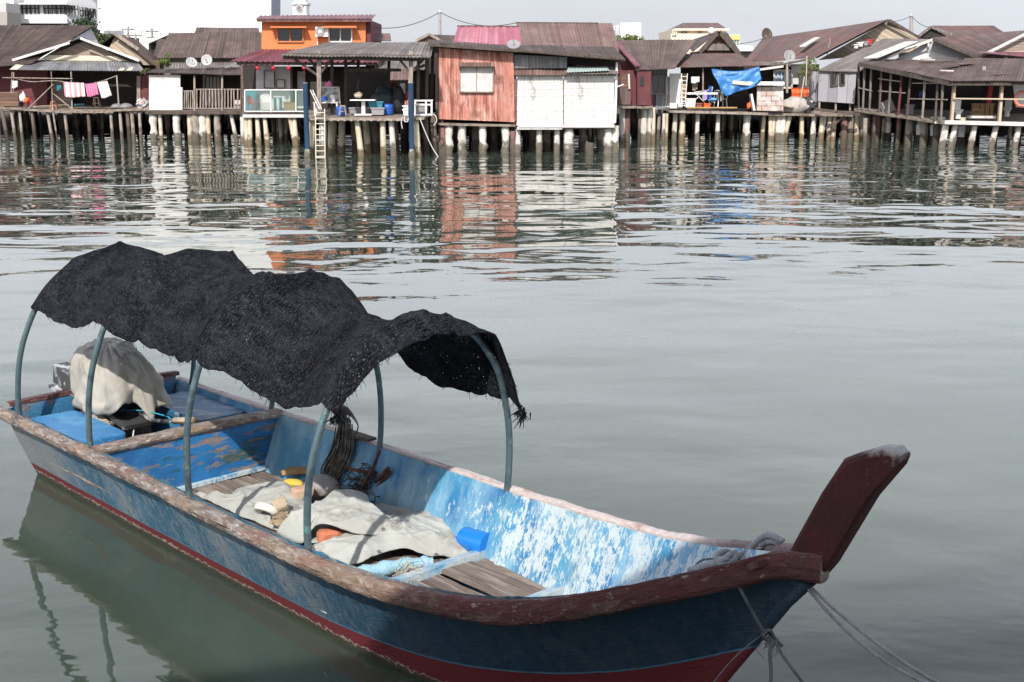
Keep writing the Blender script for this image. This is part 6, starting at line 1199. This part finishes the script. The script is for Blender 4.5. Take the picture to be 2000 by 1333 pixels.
# stone, float, rocks, bricks, tape
MZ=Matrix.Rotation(R(-20),3,'Z')
meta(G().blob(onz(628,948,.33),(.16,.10,.085),3,.06,1.5,M=MZ,nu=28,nv=16).build('boulder',mat('grey_stone',(.30,.29,.285),[((.40,.39,.38),5,.5,.65,I3,.6),((.2,.19,.18),20,.6,.7,I3,.5)],rough=.85,bump=(40,.006)),sm=True),'smooth grey boulder leaning by the far side of the hull','stone')
meta(G().blob(onz(573,944,.30),(.10,.05,.035),4,.05,M=MZ,nu=20,nv=10).build('yellow_float',mat('yellow_plastic',(.62,.45,.06),[((.4,.3,.1),5,.5,.65,I3,.6)],rough=.5),sm=True),'flat yellow float beside the grey boulder','float')
meta(G().beam(P(-.32,.62,.30),P(-.05,.70,.36),.13,.04).build('dark_plank',m_ylwood),'dark curved plank end behind the yellow float','plank')
def rock(name,px,py,z,r,m,label,cat,seed,amp=.3,M=None,fr=1.3,sq=.6): meta(G().blob(onz(px,py,z),r,seed,amp,fr,M=M,nu=14,nv=9,sq=sq).build(name,m,sm=28),label,cat)
m_br1=mat('weathered_brick',(.42,.34,.24),[((.25,.17,.12),9,.5,.6,I3,.8),((.5,.46,.35),6,.55,.65,I3,.7)],rough=.9,bump=(40,.01)); m_br2=mat('pinkish_brick',(.50,.33,.24),[((.42,.42,.30),5,.5,.6,I3,.8)],rough=.9,bump=(40,.01)); m_br3=mat('orange_brick',(.50,.17,.09),[((.3,.2,.14),12,.55,.65,I3,.8)],rough=.9,bump=(40,.01)); m_coral=mat('coral_rock',(.33,.25,.16),[((.13,.05,.035),14,.5,.58,I3,.9),((.5,.44,.33),20,.56,.66,I3,.8)],rough=.95,bump=(26,.03))
rock('brick_piece',590,962,.33,(.085,.06,.045),m_br2,'pinkish broken brick below the yellow float','brick',5,.12,Matrix.Rotation(.5,3,'Z'),sq=.35)
rock('brick_piece',548,990,.37,(.055,.05,.055),m_br1,'brown brick lump wedged in the white ring','brick',7,.12,Matrix.Rotation(.7,3,'X')@Matrix.Rotation(.5,3,'Z'),sq=.3)
rock('coral_rock',552,1015,.33,(.08,.06,.05),m_coral,'pitted coral rock in front of the white ring','stone',9,.3,fr=2.6)
rock('brick_piece',645,1046,.31,(.09,.055,.045),m_br3,'orange broken brick under the folded middle sheet','brick',12,.15,Matrix.Rotation(.3,3,'Z'),sq=.4)
c=onz(522,998,.34); Mr=Matrix.Rotation(R(-38),3,'X')@Matrix.Rotation(R(18),3,'Y')
g=G(); g.grid(lambda a,b:c+Mr@Vector((math.cos(a*6.2832)*(.085+.018*math.cos(b*6.2832)),math.sin(a*6.2832)*(.085+.018*math.cos(b*6.2832)),.03*math.copysign(abs(math.sin(b*6.2832))**.4,math.sin(b*6.2832)))),36,12); o=g.build('tape_roll',mat('white_webbing',(.70,.68,.63),[((.5,.46,.4),12,.5,.65,I3,.6)],rough=.8),sm=60); meta(o,'white webbing ring lying on the sheet by the brown rocks','roll')
m_bk=mat('glossy_blue_bucket',(.015,.19,.62),[((.3,.55,.75),10,.66,.72,I3,.8)],rough=.28)
bk=thing('bucket',onz(928,1062,.26),'shiny blue plastic bucket lying on its side against the far wall','bucket')
p0=onz(905,1052,.31);p1=onz(952,1066,.31); ax=(p1-p0).normalized(); g=G(); g.tube([p0,p0+ax*.012,p1-ax*.01,p1],[.085,.088,.092,.088],24); g.build('shell',m_bk,bk,sm=50); G().tube([p1-ax*.006,p1+ax*.006],.096,24).build('rim',m_bk,bk,sm=50)
# rolled towel and net tangle
tow=mat('pale_blue_towel',(.30,.50,.60),[((.42,.48,.62),4,.5,.62,I3,.8),((.12,.25,.4),12,.6,.7,(3,1,1),.6)],rough=.95,bump=(60,.01))
g=G(); pts=smooth([P(1.80,-.34,.245),P(1.88,-.18,.26),P(1.93,.0,.265),P(2.0,.18,.26),P(2.05,.28,.25)],6); g.tube(pts,[.05+.008*math.sin(i*1.3) for i in range(len(pts))],12,jit=.12,seed=3); meta(g.build('rolled_towel',tow,sm=True),'rolled pale blue towel under the edge of the largest sheet','towel')
def tangle(name,c,r,n,rad,m,label,cat,seed,stretch=(1,1,.5),steps=9):
    rd=random.Random(seed); g=G()
    for i in range(n):
        p=c+Vector([rd.gauss(0,.4)*r*s for s in stretch]); pts=[p]
        d=Vector((rd.gauss(0,1),rd.gauss(0,1),rd.gauss(0,.5))).normalized()
        for k in range(steps):
            d=(d+Vector((rd.gauss(0,.7),rd.gauss(0,.7),rd.gauss(0,.5)))+ (c-pts[-1])*(1.2/r)).normalized(); q=pts[-1]+d*r*.32; q.z=max(q.z,.222); pts.append(q)
        g.tube(smooth(pts,3),rad,4,cap=False)
    meta(g.build(name,m,sm=True),label,cat,kind='stuff')
tangle('net_tangle',P(2.08,.05,.25),.13,26,.0022,mat('beige_twine',(.45,.40,.32),rough=.9),'tangle of fine beige netting twine by the pale blue towel','netting',2,(1,1,.35))
tangle('net_tangle',onz(728,955,.34),.26,80,.0045,mat('dark_grey_net',(.06,.055,.055),[((.3,.28,.26),9,.55,.62,I3,.8)],rough=.9),'dark grey net bundled around the foot of the rusty anchor','netting',8,(1,1,.6))
# rusty grapnel
rust=mat('rusty_iron',(.10,.045,.03),[((.22,.09,.045),12,.5,.62,I3,.8),((.03,.02,.018),7,.55,.65,I3,.7)],rough=.9,bump=(50,.01))
an=thing('grapnel_anchor',onz(725,960,.25),'rusty grapnel anchor of bent iron rods against the far hull side','anchor')
def rod(pts,r,name): G().tube(smooth([onz(*p) for p in pts],5),r,8,jit=.15,seed=1).build(name,rust,an,sm=True)
rod([(690,985,.27),(715,960,.32),(740,935,.48),(758,915,.60)],.016,'shank')
for pts in ([(673,912,.55),(700,920,.52),(735,925,.50),(762,925,.48),(768,945,.44)],[(668,922,.40),(690,938,.36),(705,955,.33),(720,975,.28)],[(695,975,.28),(712,945,.42),(728,915,.58),(742,880,.78)],[(715,970,.30),(740,948,.42),(762,922,.56)],[(700,990,.25),(722,968,.30),(752,958,.32),(770,970,.28)]): rod(pts,.015,'fluke')
meta(G().blob(onz(772,978,.30),(.07,.05,.05),6,.5,2.4).build('frayed_wood',m_tan,sm=False),'splintered pale wood chunk at the right of the anchor','wood')
# coil of dark line hanging on the far rail
g=G(); rd=random.Random(12); lin=mat('dark_fishing_line',(.07,.065,.055),[((.2,.19,.16),12,.5,.62,I3,.8)],rough=.8)
for i in range(34):
    u0=.33+rd.gauss(0,.035); w_=rd.uniform(.03,.085); zb=rd.uniform(.28,.40); vt=.80+rd.gauss(0,.012)
    pts=smooth([P(u0-w_*.3,vt-.02,.84+rd.gauss(0,.03)),P(u0-w_,vt-.05,.62),P(u0-w_*1.1-.06,vt-.10-.04*rd.random(),.42),P(u0-.06,vt-.16,zb),P(u0+w_-.06,vt-.10-.04*rd.random(),.42),P(u0+w_,vt-.05,.62),P(u0+w_*.3,vt-.02,.84+rd.gauss(0,.03))],4); g.tube(pts,.0055,5,cap=False)
rc=thing('line_coil',P(.33,.8,.4),'coil of dark line hanging over the far gunwale behind the boulder','rope coil'); g.build('strands',lin,rc,sm=True)
g=G(); 
for i in range(9): g.tube(smooth([P(.22,.80,.74),P(.25,.80,.84+.012*i),P(.36,.80,.90+.006*i),P(.46,.82,.82),P(.40,.80,.70)],4),.006,5,cap=False)
g.build('wrapping',lin,rc,sm=True); G().beam(P(.22,.83,.735),P(.62,.84,.735),.09,.02).build('wooden_rest',m_dpost,rc)
# mooring ropes
ropm=mat('grey_mooring_rope',(.30,.30,.31),[((.18,.18,.19),14,.5,.62,I3,.7),((.42,.41,.40),30,.56,.66,I3,.6)],rough=.9)
rop2=mat('dark_wet_rope',(.12,.13,.14),[((.05,.055,.06),14,.5,.62,I3,.7)],rough=.85)
def rope(g,pts,r,tw=.06,n=6,sm_=14):
    pts=smooth(pts,sm_); L=0; prev=pts[0]; tr=[[],[],[]]; a=None
    for i,p in enumerate(pts):
        d=(pts[min(i+1,len(pts)-1)]-pts[max(i-1,0)]).normalized(); a=(d.orthogonal() if a is None else (a-d*a.dot(d))).normalized(); b=d.cross(a); L+=(p-prev).length; prev=p
        for k in range(3): th=L/tw*6.2832+k*2.094; tr[k].append(p+(a*math.cos(th)+b*math.sin(th))*r*.52)
    for t in tr: g.tube(t,r*.56,n)
    return g
def ropething(pts,r,label,m=ropm,group=None,tw=.06,sm_=14,name='mooring_rope',cat='rope'): return meta(rope(G(),pts,r,tw,6,sm_).build(name,m,sm=True),label,cat,group)
S0=P(5.30,0,1.17); E0=at(1850,1345,5.2); E1=at(1838,1345,5.15)
ln=lambda a,b,s,n=6:[a.lerp(b,i/n)-Vector((0,0,s*4*(i/n)*(1-i/n))) for i in range(n+1)]
gp='mooring ropes at the bow'
ropething(ln(S0,E0,.035),.0085,'upper of two pale ropes running from the stem to lower right',group=gp,tw=.045,sm_=30)
ropething(ln(S0+Vector((-.01,0,-.01)),E1,.075),.0085,'lower slacker of two pale ropes running from the stem to lower right',group=gp,tw=.045,sm_=30)
K=at(1510,1240,P(5.0,-.12,.9).y); K=P(*loc(K))
# knotted rope wrapped over the bow
b1=thing('bow_rope',P(4.6,.2,1.05),'thick grey rope knotted around the bow inside the gunwale','rope',gp)
q=lambda px,py,z:onz(px,py,z)
rope(G(),[q(1528,1058,1.27),q(1515,1050,1.28),q(1500,1045,1.27),q(1485,1053,1.22),q(1472,1066,1.16),q(1458,1078,1.12),q(1440,1090,1.09)],.019,.08).build('strand',ropm,b1,sm=True)
rope(G(),[q(1526,1064,1.25),q(1510,1058,1.25),q(1494,1060,1.21),q(1482,1074,1.16),q(1468,1086,1.11),q(1448,1096,1.09)],.017,.08).build('strand',ropm,b1,sm=True)
rope(G(),[q(1440,1095,1.08),q(1420,1078,1.12),q(1400,1086,1.12),q(1408,1100,1.10),q(1430,1098,1.13),q(1436,1080,1.14),q(1418,1090,1.15),q(1404,1096,1.10),q(1380,1104,1.04),q(1352,1112,.98)],.018,.08).build('knot',ropm,b1,sm=True)
rope(G(),[q(1436,1096,1.08),q(1415,1096,1.07),q(1385,1102,1.03),q(1360,1108,1.0),q(1345,1114,.97)],.014,.07).build('strand',ropm,b1,sm=True)
rope(G(),[q(1352,1112,.96),q(1368,1096,1.03),q(1392,1092,1.06),q(1402,1100,1.05)],.006,.04).build('loop',rop2,b1,sm=True)
yk=P(4.75,-.42,1.0).y
ropething([q(1405,1100,1.06),q(1418,1102,1.10),at(1432,1122,P(4.6,-.40,1).y-.02),at(1448,1155,yk-.02),at(1470,1197,yk-.03),at(1492,1236,yk-.03)],.0085,'thin grey rope falling over the near gunwale to a knot',rop2,gp,.045,20)
kt=thing('rope_knot',at(1495,1240,yk),'frayed knot hanging in the air below the bow','knot'); rope(G(),[at(1488,1230,yk),at(1505,1240,yk),at(1498,1250,yk-.02),at(1490,1240,yk-.03),at(1503,1232,yk-.02),at(1515,1250,yk),at(1528,1262,yk)],.010,.04).build('loops',rop2,kt,sm=True)
rd=random.Random(3); g=G()
for i in range(26):
    p=at(1496+rd.uniform(-8,26),1240+rd.uniform(0,18),yk+rd.uniform(-.03,.03)); L=.02+.06*rd.random(); g.tube([p,p+Vector((rd.gauss(0,.012),rd.gauss(0,.012),-L*.5)),p+Vector((rd.gauss(0,.02),rd.gauss(0,.02),-L))],.0015,3,cap=False)
g.build('loose_fibre',rop2,kt)['kind']='stuff'
ropething([at(1508,1246,yk),at(1504,1275,yk-.05),at(1506,1310,yk-.1),at(1505,1350,yk-.15)],.010,'dark rope hanging straight down from the bow knot',rop2,gp,.045)
ropething([at(1512,1250,yk),at(1532,1285,yk-.1),at(1552,1312,yk-.2),at(1580,1350,yk-.3)],.009,'dark rope slanting right from the bow knot',rop2,gp,.045)
ropething([at(1492,1238,yk),at(1460,1262,yk-.05),at(1420,1300,yk-.12),at(1385,1345,yk-.2)],.004,'thin dark line slanting left across the red bow',rop2,gp,.03)
# strip of weed on the floor
meta(G().tube(smooth([onz(1098,1136,.30),onz(1112,1140,.31),onz(1122,1152,.29),onz(1128,1163,.27)],5),[.006,.01,.012,.012,.012,.012,.012,.012,.012,.012,.012,.012,.012,.012,.008,.006],5).build('green_strap',mat('olive_strap',(.07,.09,.04),rough=.6),sm=True),'olive green strap lying at the forward floor beam','strap')
# ================================================================ the jetty shelter behind the viewer, whose shade falls across the bow
jt=thing('jetty_shelter',(2,-4,0),'timber jetty shelter with a flat roof where the viewer stands','shelter')
def up(p,z): return p+SUNDIR*((z-p.z)/SUNDIR.z)
ZR=5.9; A_=up(P(3.32,-.9,.74),ZR); B_=up(P(4.38,.78,.97),ZR); d_=(B_-A_)
q0=A_-d_*2.2; q1=B_+d_*2.6
G().prism([q0,q1,Vector((q1.x,-9,ZR)),Vector((q0.x,-9,ZR))][::-1],(0,0,.12)).build('roof',m_dbrown,jt)
for x in (q0.x+.2,q1.x-.2):
    for y in (-1.4,-8.6): G().box(x-.08,x+.08,y-.08,y+.08,1.9,ZR).build('post',m_post,jt)
G().box(q0.x-.3,q1.x+.3,-9.2,1.9,1.75,1.9).build('deck',m_dpost,jt); G().box(q0.x,q1.x,-4.1,-4,1.9,ZR).build('back_wall',m_brownboard,jt)  # unseen back wall added and deck drawn forward to block sky light
for x in (q0.x+.2,(q0.x+q1.x)/2,q1.x-.2):
    for y in (-1.3,-5,-8.7): G().tube([(x,y,-.6),(x,y,1.75)],.15,9).build('pile',m_pg,jt)
